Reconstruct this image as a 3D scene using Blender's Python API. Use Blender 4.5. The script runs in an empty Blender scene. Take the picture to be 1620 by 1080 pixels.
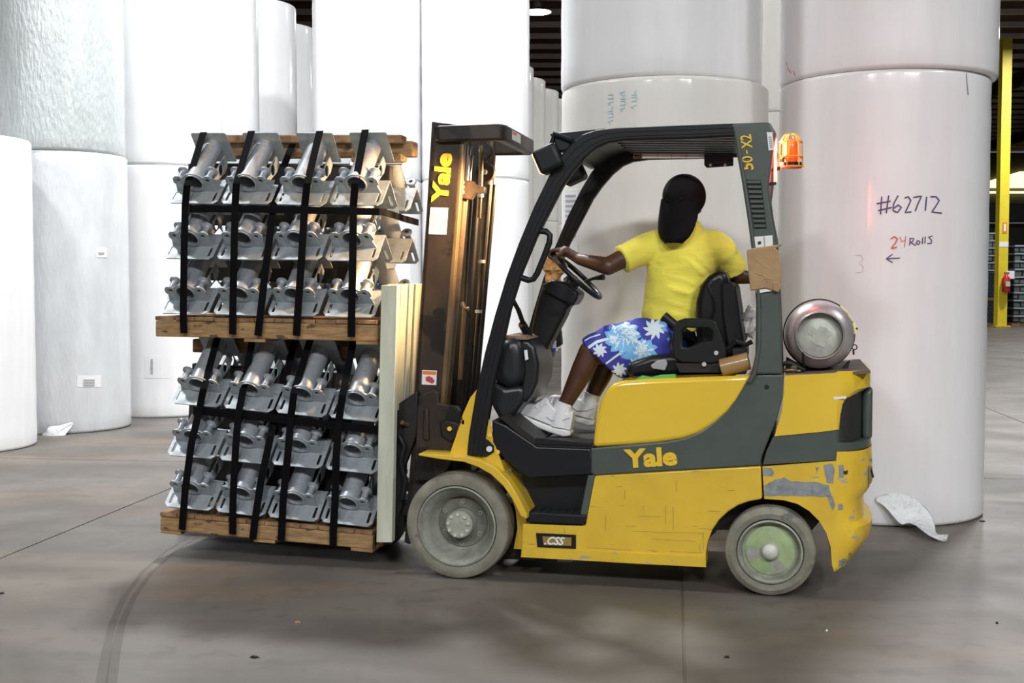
import bpy, bmesh, math, random
from mathutils import Vector, Matrix, noise
from mathutils.bvhtree import BVHTree
random.seed(7)
SC = bpy.context.scene
COL = SC.collection
PI = math.pi
V = Vector
# ------------------------------------------------------------------ camera
FPX = 1900.0
HOR = 446.0
PITCH = math.atan((540 - HOR) / FPX)
CAMH = 1.48
cam_data = bpy.data.cameras.new('camera')
cam = bpy.data.objects.new('camera', cam_data)
COL.objects.link(cam)
cam.location = (0, 0, CAMH)
cam.rotation_euler = (PI / 2 - PITCH, 0, 0)
cam_data.sensor_width = 36
cam_data.lens = 36 * FPX / 1620
cam_data.clip_end = 300
SC.camera = cam
# ------------------------------------------------------------------ world, exposure, room lights
world = bpy.data.worlds.new('world')
SC.world = world
world.use_nodes = True
world.node_tree.nodes['Background'].inputs[0].default_value = (0.75, 0.87, 1.0, 1)
world.node_tree.nodes['Background'].inputs[1].default_value = 0.3
SC.view_settings.view_transform = 'Standard'
SC.view_settings.look = 'None'
SC.view_settings.exposure = 0.3
SC.view_settings.gamma = 1.0
SC.view_settings.use_curve_mapping = False
CEIL = 9.5
# high bay lamps: x, y, watts (each one hangs as a fixture, built further down)
HIGH_BAYS = [(-5.6, 6.4, 330), (-0.5, -8.0, 1000), (5.0, -9.0, 1000), (8.5, 3.0, 300), (-1.6, 10.8, 820), (5.6, 12.0, 900), (-6.5, -8, 900), (7.5, -10, 700),
             (0.72, 34.4, 500), (9.5, 24.0, 600), (17.0, 36.0, 700)]
def lamp_area(name, loc, w, size, col, rot=(0, 0, 0), parent=None, spread=None):
    l = bpy.data.lights.new(name, 'AREA')
    l.energy = w; l.color = col; l.shape = 'DISK'; l.size = size
    if spread: l.spread = spread
    o = bpy.data.objects.new(name, l); COL.objects.link(o)
    o.location = loc; o.rotation_euler = rot
    if parent: o.parent = parent
    return o

# ------------------------------------------------------------------ frame of the forklift
THETA = math.radians(13)
UX = V((math.cos(THETA), -math.sin(THETA), 0))
UN = V((math.sin(THETA), math.cos(THETA), 0))
CP, SP = math.cos(PITCH), math.sin(PITCH)
def ray(px, py):
    return V((px - 810, 0, 0)) / FPX + V((0, SP, CP)) * ((540 - py) / FPX) + V((0, CP, -SP))
def on_floor(px, py, z=0):
    d = ray(px, py); t = (z - CAMH) / d.z
    return V((0, 0, CAMH)) + d * t
ORG = on_floor(720, 918)
TM = Matrix.Translation(ORG) @ Matrix.Rotation(-THETA, 4, 'Z')
def T(px, py, b=0.0):
    """a point seen at (px,py) in the photo and lying b metres behind the truck's near side: truck coordinates"""
    d = ray(px, py); c = V((0, 0, CAMH))
    t = (ORG + UN * b - c).dot(UN) / d.dot(UN)
    q = c + d * t
    return V(((q - ORG).dot(UX), b, q.z))
# ------------------------------------------------------------------ object bookkeeping
BASE = {}
def setprops(o, label=None, cat=None, group=None, kind=None):
    if label: o['label'] = label
    if cat: o['category'] = cat
    if group: o['group'] = group
    if kind: o['kind'] = kind
    return o
def thing(name, label, cat, base, frame=None, group=None, rot=None):
    """Empty at the base of a thing; its parts are given in the frame's coordinates"""
    o = bpy.data.objects.new(name, None); COL.objects.link(o)
    o.empty_display_size = 0.1
    f = frame if frame is not None else Matrix.Identity(4)
    o.matrix_world = f @ Matrix.Translation(V(base))
    BASE[o.name] = V(base)
    return setprops(o, label, cat, group)
def rootbase(o):
    while o is not None:
        if o.name in BASE: return BASE[o.name]
        o = o.parent
    return V((0, 0, 0))
class MB:
    def __init__(s): s.v = []; s.f = []
    def add(s, vs, fs):
        n = len(s.v); s.v += [V(v) for v in vs]; s.f += [tuple(i + n for i in f) for f in fs]; return s
    def prism(s, near, far):
        n = len(near)
        vs = list(near) + list(far)
        fs = [tuple(range(n)), tuple(range(2 * n - 1, n - 1, -1))]
        fs += [(i, i + n, (i + 1) % n + n, (i + 1) % n) for i in range(n)]
        return s.add(vs, fs)
    def pp(s, pts, b0, b1):
        """side outline traced at depth b0, given thickness up to b1 (truck frame)"""
        near = [T(x, y, b0) for x, y in pts]
        far = [V((p.x, b1, p.z)) for p in near]
        return s.prism(near, far)
    def box(s, c, d, M=None):
        c = V(c); hx, hy, hz = d[0] / 2, d[1] / 2, d[2] / 2
        vs = [V((x, y, z)) for x in (-hx, hx) for y in (-hy, hy) for z in (-hz, hz)]
        if M is not None: vs = [M @ v for v in vs]
        vs = [v + c for v in vs]
        return s.add(vs, [(0, 1, 3, 2), (4, 6, 7, 5), (0, 4, 5, 1), (2, 3, 7, 6), (0, 2, 6, 4), (1, 5, 7, 3)])
    def ring(s, rings, closed=True, caps=True, loop=False):
        n = len(rings[0]); m = len(rings)
        vs = [v for r in rings for v in r]; fs = []
        for i in range(m if loop else m - 1):
            for j in range(n if closed else n - 1):
                a, b = i * n, ((i + 1) % m) * n; k = (j + 1) % n
                fs.append((a + j, a + k, b + k, b + j))
        if caps and not loop and closed:
            fs.append(tuple(range(n - 1, -1, -1))); fs.append(tuple(range((m - 1) * n, m * n)))
        return s.add(vs, fs)
    def tube(s, pts, r, n=10, loop=False, flat=None):
        pts = [V(p) for p in pts]; m = len(pts); rings = []
        rr = r if isinstance(r, (list, tuple)) else [r] * m
        up = None
        for i in range(m):
            if loop: t = pts[(i + 1) % m] - pts[i - 1]
            else: t = pts[min(i + 1, m - 1)] - pts[max(i - 1, 0)]
            t.normalize()
            if up is None:
                up = V((0, 0, 1)) if abs(t.z) < 0.9 else V((0, 1, 0))
            up = (up - t * up.dot(t)).normalized(); sd = t.cross(up)
            fl = flat or 1.0
            rings.append([pts[i] + (up * math.cos(a) * fl + sd * math.sin(a)) * rr[i] for a in [2 * PI * k / n for k in range(n)]])
        return s.ring(rings, loop=loop)
    def cyl(s, p0, p1, r, n=20, r2=None):
        return s.tube([p0, p1], [r, r if r2 is None else r2], n)
    def lathe(s, prof, o, ax, n=40, caps=False):
        """prof: (radius, height) along the axis ax from o"""
        ax = V(ax).normalized(); o = V(o)
        u = ax.orthogonal().normalized(); w = ax.cross(u)
        rings = [[o + ax * h + (u * math.cos(a) + w * math.sin(a)) * r for a in [2 * PI * k / n for k in range(n)]] for r, h in prof]
        return s.ring(rings, caps=caps)
    def ball(s, c, r, M=None, n=16, m=10):
        c = V(c); r = V(r) if not isinstance(r, (int, float)) else V((r, r, r))
        rings = []
        for i in range(1, m):
            ph = PI * i / m
            rg = [V((r.x * math.sin(ph) * math.cos(a), r.y * math.sin(ph) * math.sin(a), -r.z * math.cos(ph))) for a in [2 * PI * k / n for k in range(n)]]
            rings.append(rg)
        vs = [v for rg in rings for v in rg] + [V((0, 0, -r.z)), V((0, 0, r.z))]
        if M is not None: vs = [M @ v for v in vs]
        vs = [v + c for v in vs]
        fs = []
        for i in range(m - 2):
            for j in range(n):
                k = (j + 1) % n; fs.append((i * n + j, i * n + k, (i + 1) * n + k, (i + 1) * n + j))
        L = len(rings) * n
        for j in range(n):
            k = (j + 1) % n; fs.append((k, j, L)); fs.append(((m - 2) * n + j, (m - 2) * n + k, L + 1))
        return s.add(vs, fs)
    def cap(s, p0, r0, p1, r1, n=14):
        """a limb segment with round ends"""
        p0, p1 = V(p0), V(p1); t = (p1 - p0); L = t.length; t.normalize()
        pts = []; rr = []
        for k in range(5):
            a = PI / 2 * k / 4; pts.append(p0 - t * r0 * math.cos(a)); rr.append(max(r0 * math.sin(a), 1e-4))
        for k in range(4, -1, -1):
            a = PI / 2 * k / 4; pts.append(p1 + t * r1 * math.cos(a)); rr.append(max(r1 * math.sin(a), 1e-4))
        return s.tube(pts, rr, n)
    def mesh(s, name, off=V((0, 0, 0))):
        me = bpy.data.meshes.new(name)
        me.from_pydata([tuple(v - off) for v in s.v], [], s.f)
        me.validate(); 
        bm = bmesh.new(); bm.from_mesh(me); bmesh.ops.recalc_face_normals(bm, faces=bm.faces); bm.to_mesh(me); bm.free()
        return me
    def build(s, name, mat, parent=None, smooth=None, bevel=0, seg=2, angle=35):
        return link_mesh(s.mesh(name, rootbase(parent)), name, mat, parent, smooth, bevel, seg, angle)
def link_mesh(me, name, mat, parent=None, smooth=None, bevel=0, seg=2, angle=35):
    o = bpy.data.objects.new(name, me); COL.objects.link(o)
    if mat: me.materials.append(mat)
    if parent: o.parent = parent
    if smooth or bevel:
        me.shade_smooth(); me.set_sharp_from_angle(angle=math.radians(smooth or 35))
    if bevel:
        m = o.modifiers.new('bevel', 'BEVEL'); m.width = bevel; m.segments = seg; m.limit_method = 'ANGLE'; m.angle_limit = math.radians(angle)
        m.harden_normals = False
    return o
def holed_plate(name_outer, holes, thick, M):
    """flat plate with real holes; 2-D outline mapped by M (x,y in the plate, z its thickness)"""
    bm = bmesh.new()
    for lp in [name_outer] + holes:
        vs = [bm.verts.new((x, y, 0)) for x, y in lp]
        for i in range(len(vs)): bm.edges.new((vs[i], vs[(i + 1) % len(vs)]))
    bmesh.ops.triangle_fill(bm, use_beauty=True, edges=bm.edges[:])
    r = bmesh.ops.extrude_face_region(bm, geom=bm.faces[:])
    bmesh.ops.translate(bm, vec=(0, 0, thick), verts=[g for g in r['geom'] if isinstance(g, bmesh.types.BMVert)])
    vs = [M @ v.co for v in bm.verts]; bm.verts.index_update()
    fs = [tuple(v.index for v in f.verts) for f in bm.faces]
    bm.free(); return vs, fs
def circ(cx, cy, r, n=14, ry=None): return [(cx + r * math.cos(2 * PI * k / n), cy + (ry or r) * math.sin(2 * PI * k / n)) for k in range(n)]
def axes(o, x, y, z=None):
    x = V(x); y = V(y); z = V(z) if z is not None else x.cross(y)
    return Matrix(((x.x, y.x, z.x, o[0]), (x.y, y.y, z.y, o[1]), (x.z, y.z, z.z, o[2]), (0, 0, 0, 1)))

# ------------------------------------------------------------------ materials
def mat(name, col, rough=0.5, metal=0.0, var=None, vscale=6, stretch=(1, 1, 1), bump=0.0, bscale=40, coat=0.0, coatr=0.1, col2=None,
        emit=None, estr=0, alpha=1, trans=0, spots=None, bdist=0.01, spec=0.5, vr=(0.35, 0.65), sheen=0):
    m = bpy.data.materials.new(name); m.use_nodes = True
    nt = m.node_tree; N = nt.nodes; L = nt.links
    p = N['Principled BSDF']
    p.inputs['Base Color'].default_value = (*col, 1); p.inputs['Roughness'].default_value = rough
    p.inputs['Metallic'].default_value = metal; p.inputs['Coat Weight'].default_value = coat; p.inputs['Coat Roughness'].default_value = coatr
    p.inputs['Specular IOR Level'].default_value = spec
    p.inputs['Transmission Weight'].default_value = trans; p.inputs['Alpha'].default_value = alpha
    if sheen: p.inputs['Sheen Weight'].default_value = sheen
    if emit: p.inputs['Emission Color'].default_value = (*emit, 1); p.inputs['Emission Strength'].default_value = estr
    tc = N.new('ShaderNodeTexCoord'); mp = N.new('ShaderNodeMapping'); mp.inputs['Scale'].default_value = stretch
    L.new(tc.outputs['Object'], mp.inputs['Vector'])
    last = None
    if var or col2:
        nz = N.new('ShaderNodeTexNoise'); nz.inputs['Scale'].default_value = vscale; nz.inputs['Detail'].default_value = 5; nz.inputs['Roughness'].default_value = 0.6
        L.new(mp.outputs[0], nz.inputs['Vector'])
        mr = N.new('ShaderNodeMapRange'); mr.inputs['From Min'].default_value = vr[0]; mr.inputs['From Max'].default_value = vr[1]
        L.new(nz.outputs['Fac'], mr.inputs['Value'])
        mx = N.new('ShaderNodeMix'); mx.data_type = 'RGBA'
        c2 = col2 or tuple(c * (1 - var) for c in col)
        mx.inputs[6].default_value = (*col, 1); mx.inputs[7].default_value = (*c2, 1)
        L.new(mr.outputs[0], mx.inputs[0]); L.new(mx.outputs[2], p.inputs['Base Color']); last = mx.outputs[2]
        rr = N.new('ShaderNodeMapRange'); rr.inputs['To Min'].default_value = max(rough * 0.85, 0.02); rr.inputs['To Max'].default_value = min(rough * 1.25, 1)
        L.new(nz.outputs['Fac'], rr.inputs['Value']); L.new(rr.outputs[0], p.inputs['Roughness'])
    if spots:
        c3, sc, th, st = spots
        mp2 = N.new('ShaderNodeMapping'); mp2.inputs['Scale'].default_value = st; L.new(tc.outputs['Object'], mp2.inputs['Vector'])
        n2 = N.new('ShaderNodeTexNoise'); n2.inputs['Scale'].default_value = sc; n2.inputs['Detail'].default_value = 6
        L.new(mp2.outputs[0], n2.inputs['Vector'])
        m2 = N.new('ShaderNodeMapRange'); m2.inputs['From Min'].default_value = th; m2.inputs['From Max'].default_value = th + 0.04
        L.new(n2.outputs['Fac'], m2.inputs['Value'])
        x2 = N.new('ShaderNodeMix'); x2.data_type = 'RGBA'
        if last: L.new(last, x2.inputs[6])
        else: x2.inputs[6].default_value = (*col, 1)
        x2.inputs[7].default_value = (*c3, 1); L.new(m2.outputs[0], x2.inputs[0]); L.new(x2.outputs[2], p.inputs['Base Color'])
    if bump:
        nb = N.new('ShaderNodeTexNoise'); nb.inputs['Scale'].default_value = bscale; nb.inputs['Detail'].default_value = 4
        L.new(mp.outputs[0], nb.inputs['Vector'])
        bp = N.new('ShaderNodeBump'); bp.inputs['Strength'].default_value = bump; bp.inputs['Distance'].default_value = bdist
        L.new(nb.outputs['Fac'], bp.inputs['Height']); L.new(bp.outputs[0], p.inputs['Normal'])
        if coat: L.new(bp.outputs[0], p.inputs['Coat Normal'])
    return m
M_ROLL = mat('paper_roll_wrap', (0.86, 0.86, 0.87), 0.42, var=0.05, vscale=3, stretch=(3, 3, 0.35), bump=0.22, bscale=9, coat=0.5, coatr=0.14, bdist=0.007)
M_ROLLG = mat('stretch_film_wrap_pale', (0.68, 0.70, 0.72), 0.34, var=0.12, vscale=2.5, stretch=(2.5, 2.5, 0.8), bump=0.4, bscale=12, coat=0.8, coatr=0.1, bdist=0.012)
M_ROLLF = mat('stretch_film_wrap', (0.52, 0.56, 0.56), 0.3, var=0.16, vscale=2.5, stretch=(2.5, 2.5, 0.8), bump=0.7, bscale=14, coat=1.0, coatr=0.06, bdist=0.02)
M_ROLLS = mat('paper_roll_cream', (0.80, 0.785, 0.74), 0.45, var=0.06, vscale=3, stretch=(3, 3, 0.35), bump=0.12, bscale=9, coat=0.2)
M_FILM = mat('loose_film', (0.85, 0.87, 0.88), 0.22, bump=0.9, bscale=22, coat=0.8, coatr=0.05, alpha=0.75, bdist=0.02)
M_YEL = mat('yellow_paint', (0.76, 0.50, 0.035), 0.34, var=0.12, vscale=5, coat=0.4, coatr=0.12, spots=((0.30, 0.20, 0.05), 5, 0.665, (1, 6, 9)), bump=0.03, bscale=12)
M_YEL2 = mat('worn_yellow_paint', (0.76, 0.50, 0.035), 0.4, var=0.15, vscale=7, coat=0.2, spots=((0.36, 0.35, 0.30), 9, 0.64, (1, 1, 3)), bump=0.15, bscale=60, bdist=0.003)
M_HOOD = mat('glossy_yellow_paint', (0.80, 0.54, 0.032), 0.2, var=0.04, vscale=4, coat=0.8, coatr=0.05)
M_BARE = mat('bare_cast_metal', (0.33, 0.36, 0.37), 0.45, 0.35, var=0.35, vscale=30, bump=0.3, bscale=90, bdist=0.003)
M_DGREEN = mat('dark_grey_green_paint', (0.070, 0.088, 0.076), 0.38, var=0.2, vscale=6, coat=0.3, coatr=0.3)
M_BLK = mat('black_plastic', (0.011, 0.012, 0.014), 0.42, spec=0.3, var=0.25, vscale=9, bump=0.08, bscale=150, bdist=0.002)
M_BLKG = mat('black_gloss_paint', (0.008, 0.009, 0.012), 0.34, var=0.2, vscale=8, spec=0.4)
M_VINYL = mat('black_vinyl', (0.008, 0.008, 0.009), 0.34, bump=0.15, bscale=60, bdist=0.004, spec=0.4)
M_MAST = mat('greasy_mast_steel', (0.050, 0.036, 0.027), 0.42, 0.3, var=0.45, vscale=7, stretch=(1, 1, 0.5), bump=0.15, bscale=50, bdist=0.003, spots=((0.012, 0.010, 0.009), 5, 0.58, (1, 1, 1)))
M_MASTE = mat('worn_mast_edge', (0.30, 0.20, 0.10), 0.35, 0.6, var=0.4, vscale=20, stretch=(1, 1, 0.15))
M_DARK = mat('grimy_black_steel', (0.02, 0.018, 0.016), 0.5, 0.2, var=0.4, vscale=12)
M_CHROME = mat('chromed_rod', (0.6, 0.58, 0.55), 0.16, 0.9)
M_BRASS = mat('oily_cylinder', (0.22, 0.16, 0.10), 0.32, 0.7, var=0.4, vscale=14)
M_STEEL = mat('zinc_bolt', (0.62, 0.62, 0.60), 0.35, 0.8)
M_TIRE = mat('dusty_solid_tyre', (0.25, 0.24, 0.185), 0.72, var=0.35, vscale=11, bump=0.25, bscale=45, bdist=0.004, spots=((0.10, 0.10, 0.09), 8, 0.62, (1, 1, 1)))
M_RIM = mat('dusty_wheel_rim', (0.36, 0.37, 0.31), 0.55, 0.1, var=0.35, vscale=16, bump=0.1, bscale=60, bdist=0.002)
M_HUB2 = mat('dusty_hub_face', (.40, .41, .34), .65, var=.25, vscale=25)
M_HUB = mat('chalky_hub', (0.60, 0.61, 0.53), 0.6, var=0.2, vscale=25)
M_RGREEN = mat('pale_green_wheel_paint', (0.36, 0.47, 0.23), 0.5, var=0.25, vscale=14)
M_GALV = mat('galvanised_steel', (0.42, 0.46, 0.49), 0.46, 0.35, col2=(0.30, 0.34, 0.36), vscale=22, bump=0.05, bscale=60, bdist=0.002)
M_GALVD = mat('galvanised_spool', (0.46, 0.49, 0.53), 0.42, 0.5, var=0.2, vscale=40)
M_WOOD = mat('rough_pallet_wood', (0.42, 0.27, 0.12), 0.7, col2=(0.22, 0.12, 0.05), vscale=7, stretch=(1, 7, 7), bump=0.3, bscale=25, bdist=0.004, spots=((0.09, 0.055, 0.03), 5, 0.60, (2, 4, 4)))
M_WOODE = mat('pallet_board_end', (0.36, 0.22, 0.10), 0.75, col2=(0.16, 0.08, 0.04), vscale=14, bump=0.3, bscale=60, bdist=0.003)
M_WOODW = mat('cream_painted_wood', (0.60, 0.62, 0.50), 0.6, var=0.22, vscale=5, stretch=(3, 3, 0.5), bump=0.12, bscale=30, bdist=0.003, spots=((0.16, 0.14, 0.10), 9, 0.70, (1, 1, 5)))
M_BAND = mat('black_strapping', (0.004, 0.004, 0.005), 0.65, spec=0.06)
M_CARD = mat('brown_cardboard', (0.42, 0.27, 0.13), 0.7, var=0.15, vscale=12, bump=0.5, bscale=16, bdist=0.01)
M_TAPE = mat('brown_parcel_tape', (0.36, 0.22, 0.09), 0.32, coat=0.3)
M_WHITE = mat('white_print', (0.8, 0.8, 0.8), 0.5)
M_GREYP = mat('grey_print', (0.35, 0.36, 0.38), 0.5)
M_ORANGE = mat('orange_print', (0.75, 0.22, 0.05), 0.5)
M_REDP = mat('red_print', (0.5, 0.06, 0.05), 0.5)
M_YTXT = mat('yellow_print', (0.80, 0.52, 0.03), 0.45)
M_BTXT = mat('black_print', (0.02, 0.02, 0.02), 0.5)
M_PURPLE = mat('dark_marker_ink', (0.10, 0.06, 0.16), 0.6)
M_REDINK = mat('red_marker_ink', (0.65, 0.12, 0.10), 0.6)
M_BLUEINK = mat('faint_blue_marker_ink', (0.42, 0.62, 0.72), 0.6)
M_FAINT = mat('faint_pencil', (0.55, 0.52, 0.52), 0.6)
M_TANK = mat('brushed_aluminium', (0.66, 0.62, 0.63), 0.36, 0.65, var=0.2, vscale=18, bump=0.05, bscale=50, bdist=0.002)
M_TANKD = mat('dusty_tank_dome', (0.36, 0.37, 0.32), 0.55, 0.3, col2=(0.62, 0.64, 0.56), vscale=9)
M_SKIN = mat('dark_brown_skin', (0.085, 0.036, 0.02), 0.42, var=0.25, vscale=14, bump=0.08, bscale=120, bdist=0.002)
M_SHIRT = mat('yellow_cotton', (0.90, 0.80, 0.10), 0.85, var=0.05, vscale=8, bump=0.35, bscale=5, stretch=(1, 1, 2.4), bdist=0.05, sheen=0.2)
M_CAP = mat('black_cotton', (0.005, 0.005, 0.006), 0.9, spec=0.2, bump=0.15, bscale=40, bdist=0.004)
M_SHORT = mat('blue_printed_cotton', (0.05, 0.055, 0.42), 0.75, col2=(0.035, 0.04, 0.30), vscale=6, bump=0.3, bscale=10, bdist=0.02, spots=((0.16, 0.42, 0.78), 8, 0.60, (1, 1, 1)))
M_PALM = mat('pale_leaf_print', (0.66, 0.76, 0.82), 0.75)
M_SOCK = mat('white_sock', (0.75, 0.77, 0.78), 0.9, bump=0.3, bscale=90, bdist=0.002)
M_SHOE = mat('white_shoe_leather', (0.82, 0.82, 0.85), 0.42, var=0.08, vscale=20)
M_SOLE = mat('white_rubber_sole', (0.74, 0.75, 0.74), 0.6)
M_AMBER = mat('amber_lens', (0.9, 0.16, 0.02), 0.15, emit=(1, 0.10, 0.01), estr=0.2, coat=0.5)
M_REDL = mat('red_tail_lens', (0.9, 0.05, 0.03), 0.2, emit=(1, 0.10, 0.07), estr=9)
M_DUST = mat('brown_dusty_metal', (0.17, 0.13, 0.11), 0.7, var=0.3, vscale=10)
M_PAPERB = mat('crumpled_brown_paper', (0.62, 0.36, 0.13), 0.6, bump=0.8, bscale=18, bdist=0.02)
M_GREEN = mat('green_scrap', (0.12, 0.45, 0.10), 0.6)
# ------------------------------------------------------------------ the hall
def concrete():
    m = bpy.data.materials.new('polished_concrete'); m.use_nodes = True
    nt = m.node_tree; N = nt.nodes; L = nt.links; p = N['Principled BSDF']
    tc = N.new('ShaderNodeNewGeometry')
    def nz(sc, st=(1, 1, 1), det=5, dist=0.0):
        mp = N.new('ShaderNodeMapping'); mp.inputs['Scale'].default_value = st; L.new(tc.outputs['Position'], mp.inputs['Vector'])
        n = N.new('ShaderNodeTexNoise'); n.inputs['Scale'].default_value = sc; n.inputs['Detail'].default_value = det; n.inputs['Distortion'].default_value = dist
        L.new(mp.outputs[0], n.inputs['Vector']); return n.outputs['Fac']
    def rng(s, a, b, c=0, d=1):
        r = N.new('ShaderNodeMapRange'); r.inputs[1].default_value = a; r.inputs[2].default_value = b; r.inputs[3].default_value = c; r.inputs[4].default_value = d
        L.new(s, r.inputs[0]); return r.outputs[0]
    def mix(f, a, b):
        x = N.new('ShaderNodeMix'); x.data_type = 'RGBA'
        L.new(f, x.inputs[0])
        for i, c in ((6, a), (7, b)):
            if isinstance(c, tuple): x.inputs[i].default_value = (*c, 1)
            else: L.new(c, x.inputs[i])
        return x.outputs[2]
    c = mix(rng(nz(0.9, (1, 1.6, 1), 9, 0.4), 0.38, 0.62), (0.137, 0.121, 0.103), (0.087, 0.076, 0.064))
    c = mix(rng(nz(0.55, (0.7, 2.2, 1), 4, 0.6), 0.56, 0.70, 0, 0.55), c, (0.194, 0.129, 0.087))
    c = mix(rng(nz(1.6, (0.25, 3.0, 1), 6), 0.55, 0.72, 0, 0.5), c, (0.087, 0.077, 0.067))
    c = mix(rng(nz(9.0, (1, 1, 1), 8), 0.54, 0.70, 0, 0.6), c, (0.078, 0.070, 0.060))
    L.new(c, p.inputs['Base Color'])
    L.new(rng(nz(1.2, (1, 1, 1), 6), 0.3, 0.7, 0.42, 0.66), p.inputs['Roughness'])
    b = N.new('ShaderNodeBump'); b.inputs['Strength'].default_value = 0.12; b.inputs['Distance'].default_value = 0.004
    L.new(nz(30, (1, 1, 1), 6), b.inputs['Height']); L.new(b.outputs[0], p.inputs['Normal'])
    return m
M_CONC = concrete()
M_JOINT = mat('dark_floor_joint', (0.07, 0.065, 0.06), 0.9)
M_CEIL = mat('dark_roof_deck', (0.055, 0.024, 0.018), 0.8, var=0.3, vscale=1)
M_PURLIN = mat('pale_roof_purlin', (0.50, 0.44, 0.42), 0.6)
M_WALL = mat('dark_corrugated_wall', (0.10, 0.095, 0.085), 0.8, var=0.2, vscale=1)
M_WIN = mat('daylit_panel', (0.9, 0.9, 0.5), 0.5, emit=(1.0, 0.95, 0.42), estr=1.6)
XL, XR, YN, YF = -22.0, 34.0, -14.0, 75.0
fl = MB().box(((XL + XR) / 2, (YN + YF) / 2, -0.06), (XR - XL, YF - YN, 0.10)).build('floor', M_JOINT)
setprops(fl, kind='structure')
# slabs: cast bays 3.65 m x 7.3 m, their joints turned 7 degrees
G0 = V((0.83, 5.8, 0)) + V((0.0, 0.0, 0)); ga = math.radians(-7.6)
gx = V((math.cos(ga), math.sin(ga), 0)); gy = V((-math.sin(ga), math.cos(ga), 0))
gj = on_floor(1585, 757)
oy = (gj - G0).dot(gy)
SX, SY = 3.62, 7.3
for i in range(-4, 5):
    for j in range(-2, 9):
        c = G0 + gx * ((i + 0.5) * SX) + gy * (oy + (j + 0.5) * SY)
        if c.x - 4 < XL or c.x + 4 > XR or c.y - 5 < YN or c.y + 5 > YF: continue
        b = MB(); hx, hy = SX / 2 - 0.006, SY / 2 - 0.006
        pts = [c + gx * sx * hx + gy * sy * hy for sx, sy in ((-1, -1), (1, -1), (1, 1), (-1, 1))]
        b.prism([p + V((0, 0, -0.05)) for p in pts], pts)
        b.build('concrete_slab', M_CONC, fl)
# beyond the slabs the same concrete goes on as one screed
sc = MB().box(((XL + XR) / 2, (YN + YF) / 2, -0.012), (XR - XL, YF - YN, 0.012)).build('floor', M_CONC); setprops(sc, kind='structure')
sc.parent = fl; sc.name = 'screed'; del sc['kind']
ce = MB().box(((XL + XR) / 2, (YN + YF) / 2, CEIL + 0.15), (XR - XL, YF - YN, 0.2)).build('ceiling', M_CEIL); setprops(ce, kind='structure')
pm = MB().box((0, 0, 0), (XR - XL, 0.09, 0.16)).mesh('purlin'); pm.materials.append(M_PURLIN)
for k in range(42):
    o = bpy.data.objects.new('purlin', pm); COL.objects.link(o); o.location = ((XL + XR) / 2, 1 + k * 1.75, CEIL - 0.03); o.parent = ce
gm = MB().box((0, 0, 0), (0.25, YF - YN, 0.5)).mesh('girder'); gm.materials.append(M_CEIL)
for x in (-12, 19.2, 27):
    o = bpy.data.objects.new('girder', gm); COL.objects.link(o); o.location = (x, (YN + YF) / 2, CEIL - 0.36); o.parent = ce
for nm, c, d in (('wall_left', (XL, (YN + YF) / 2, CEIL / 2), (0.2, YF - YN, CEIL)), ('wall_right', (XR, (YN + YF) / 2, CEIL / 2), (0.2, YF - YN, CEIL)),
                 ('wall_back', ((XL + XR) / 2, YN, CEIL / 2), (XR - XL, 0.2, CEIL)), ('wall_far', ((XL + XR) / 2, YF, CEIL / 2), (XR - XL, 0.2, CEIL))):
    setprops(MB().box(c, d).build(nm, M_WALL), kind='structure')
# daylit translucent strip high on the far wall
w = MB()
w.prism([V((29.6, YF - 0.3, 7.3)), V((XR - 0.3, YF - 0.3, 7.3)), V((XR - 0.3, YF - 0.3, 8.35)), V((31.4, YF - 0.3, 8.3)), V((29.6, YF - 0.3, 7.75))],
        [V((29.6, YF - 0.2, 7.3)), V((XR - 0.3, YF - 0.2, 7.3)), V((XR - 0.3, YF - 0.2, 8.35)), V((31.4, YF - 0.2, 8.3)), V((29.6, YF - 0.2, 7.75))])
win = w.build('window_1', M_WIN); setprops(win, kind='structure')
MB().box((31.6, YF - 0.35, 7.02), (4.4, 0.1, 0.14)).build('window_sill', M_WIN, win)
for x in (30.6, 32.0, 33.1): MB().box((x, YF - 0.33, 7.8), (0.05, 0.06, 1.0)).build('mullion', M_DARK, win)
# high bay lamps
M_LAMP = mat('lit_lamp_lens', (1, 1, 1), 0.4, emit=(0.95, 0.98, 1.0), estr=25)
for i, (x, y, wt) in enumerate(HIGH_BAYS):
    seen = (y == 34.4 and x < 1)
    t = thing('high_bay_light', 'bright white high bay lamp under the dark roof, seen between the tall rolls' if seen else
              'white high bay lamp hanging in row %s outside the picture' % ('near left', 'rear middle', 'rear right', 'right', 'middle', 'far right', 'rear left', 'rearmost', '', 'far', 'farthest')[i], 'lamp', (x, y, 9.1))
    MB().lathe([(0.05, 0.3), (0.12, 0.26), (0.14, 0.12), (0.42, 0.0), (0.40, 0.0), (0.12, 0.1)], (x, y, 9.1), (0, 0, 1), 28).build('reflector', M_PURLIN, t, smooth=40)
    MB().cyl((x, y, 9.35), (x, y, CEIL), 0.02, 8).build('hanger', M_DARK, t)
    MB().lathe([(0.0, 0.0), (0.30, 0.0), (0.37, 0.01), (0.37, 0.03), (0.0, 0.03)], (x, y, 9.085), (0, 0, 1), 28).build('lens', M_LAMP, t)
    lamp_area('lamp_glow', (0, 0, -0.05), wt, 2.0 if y < 0 else 0.8, (0.97, 0.985, 1.0), parent=t)

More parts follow.
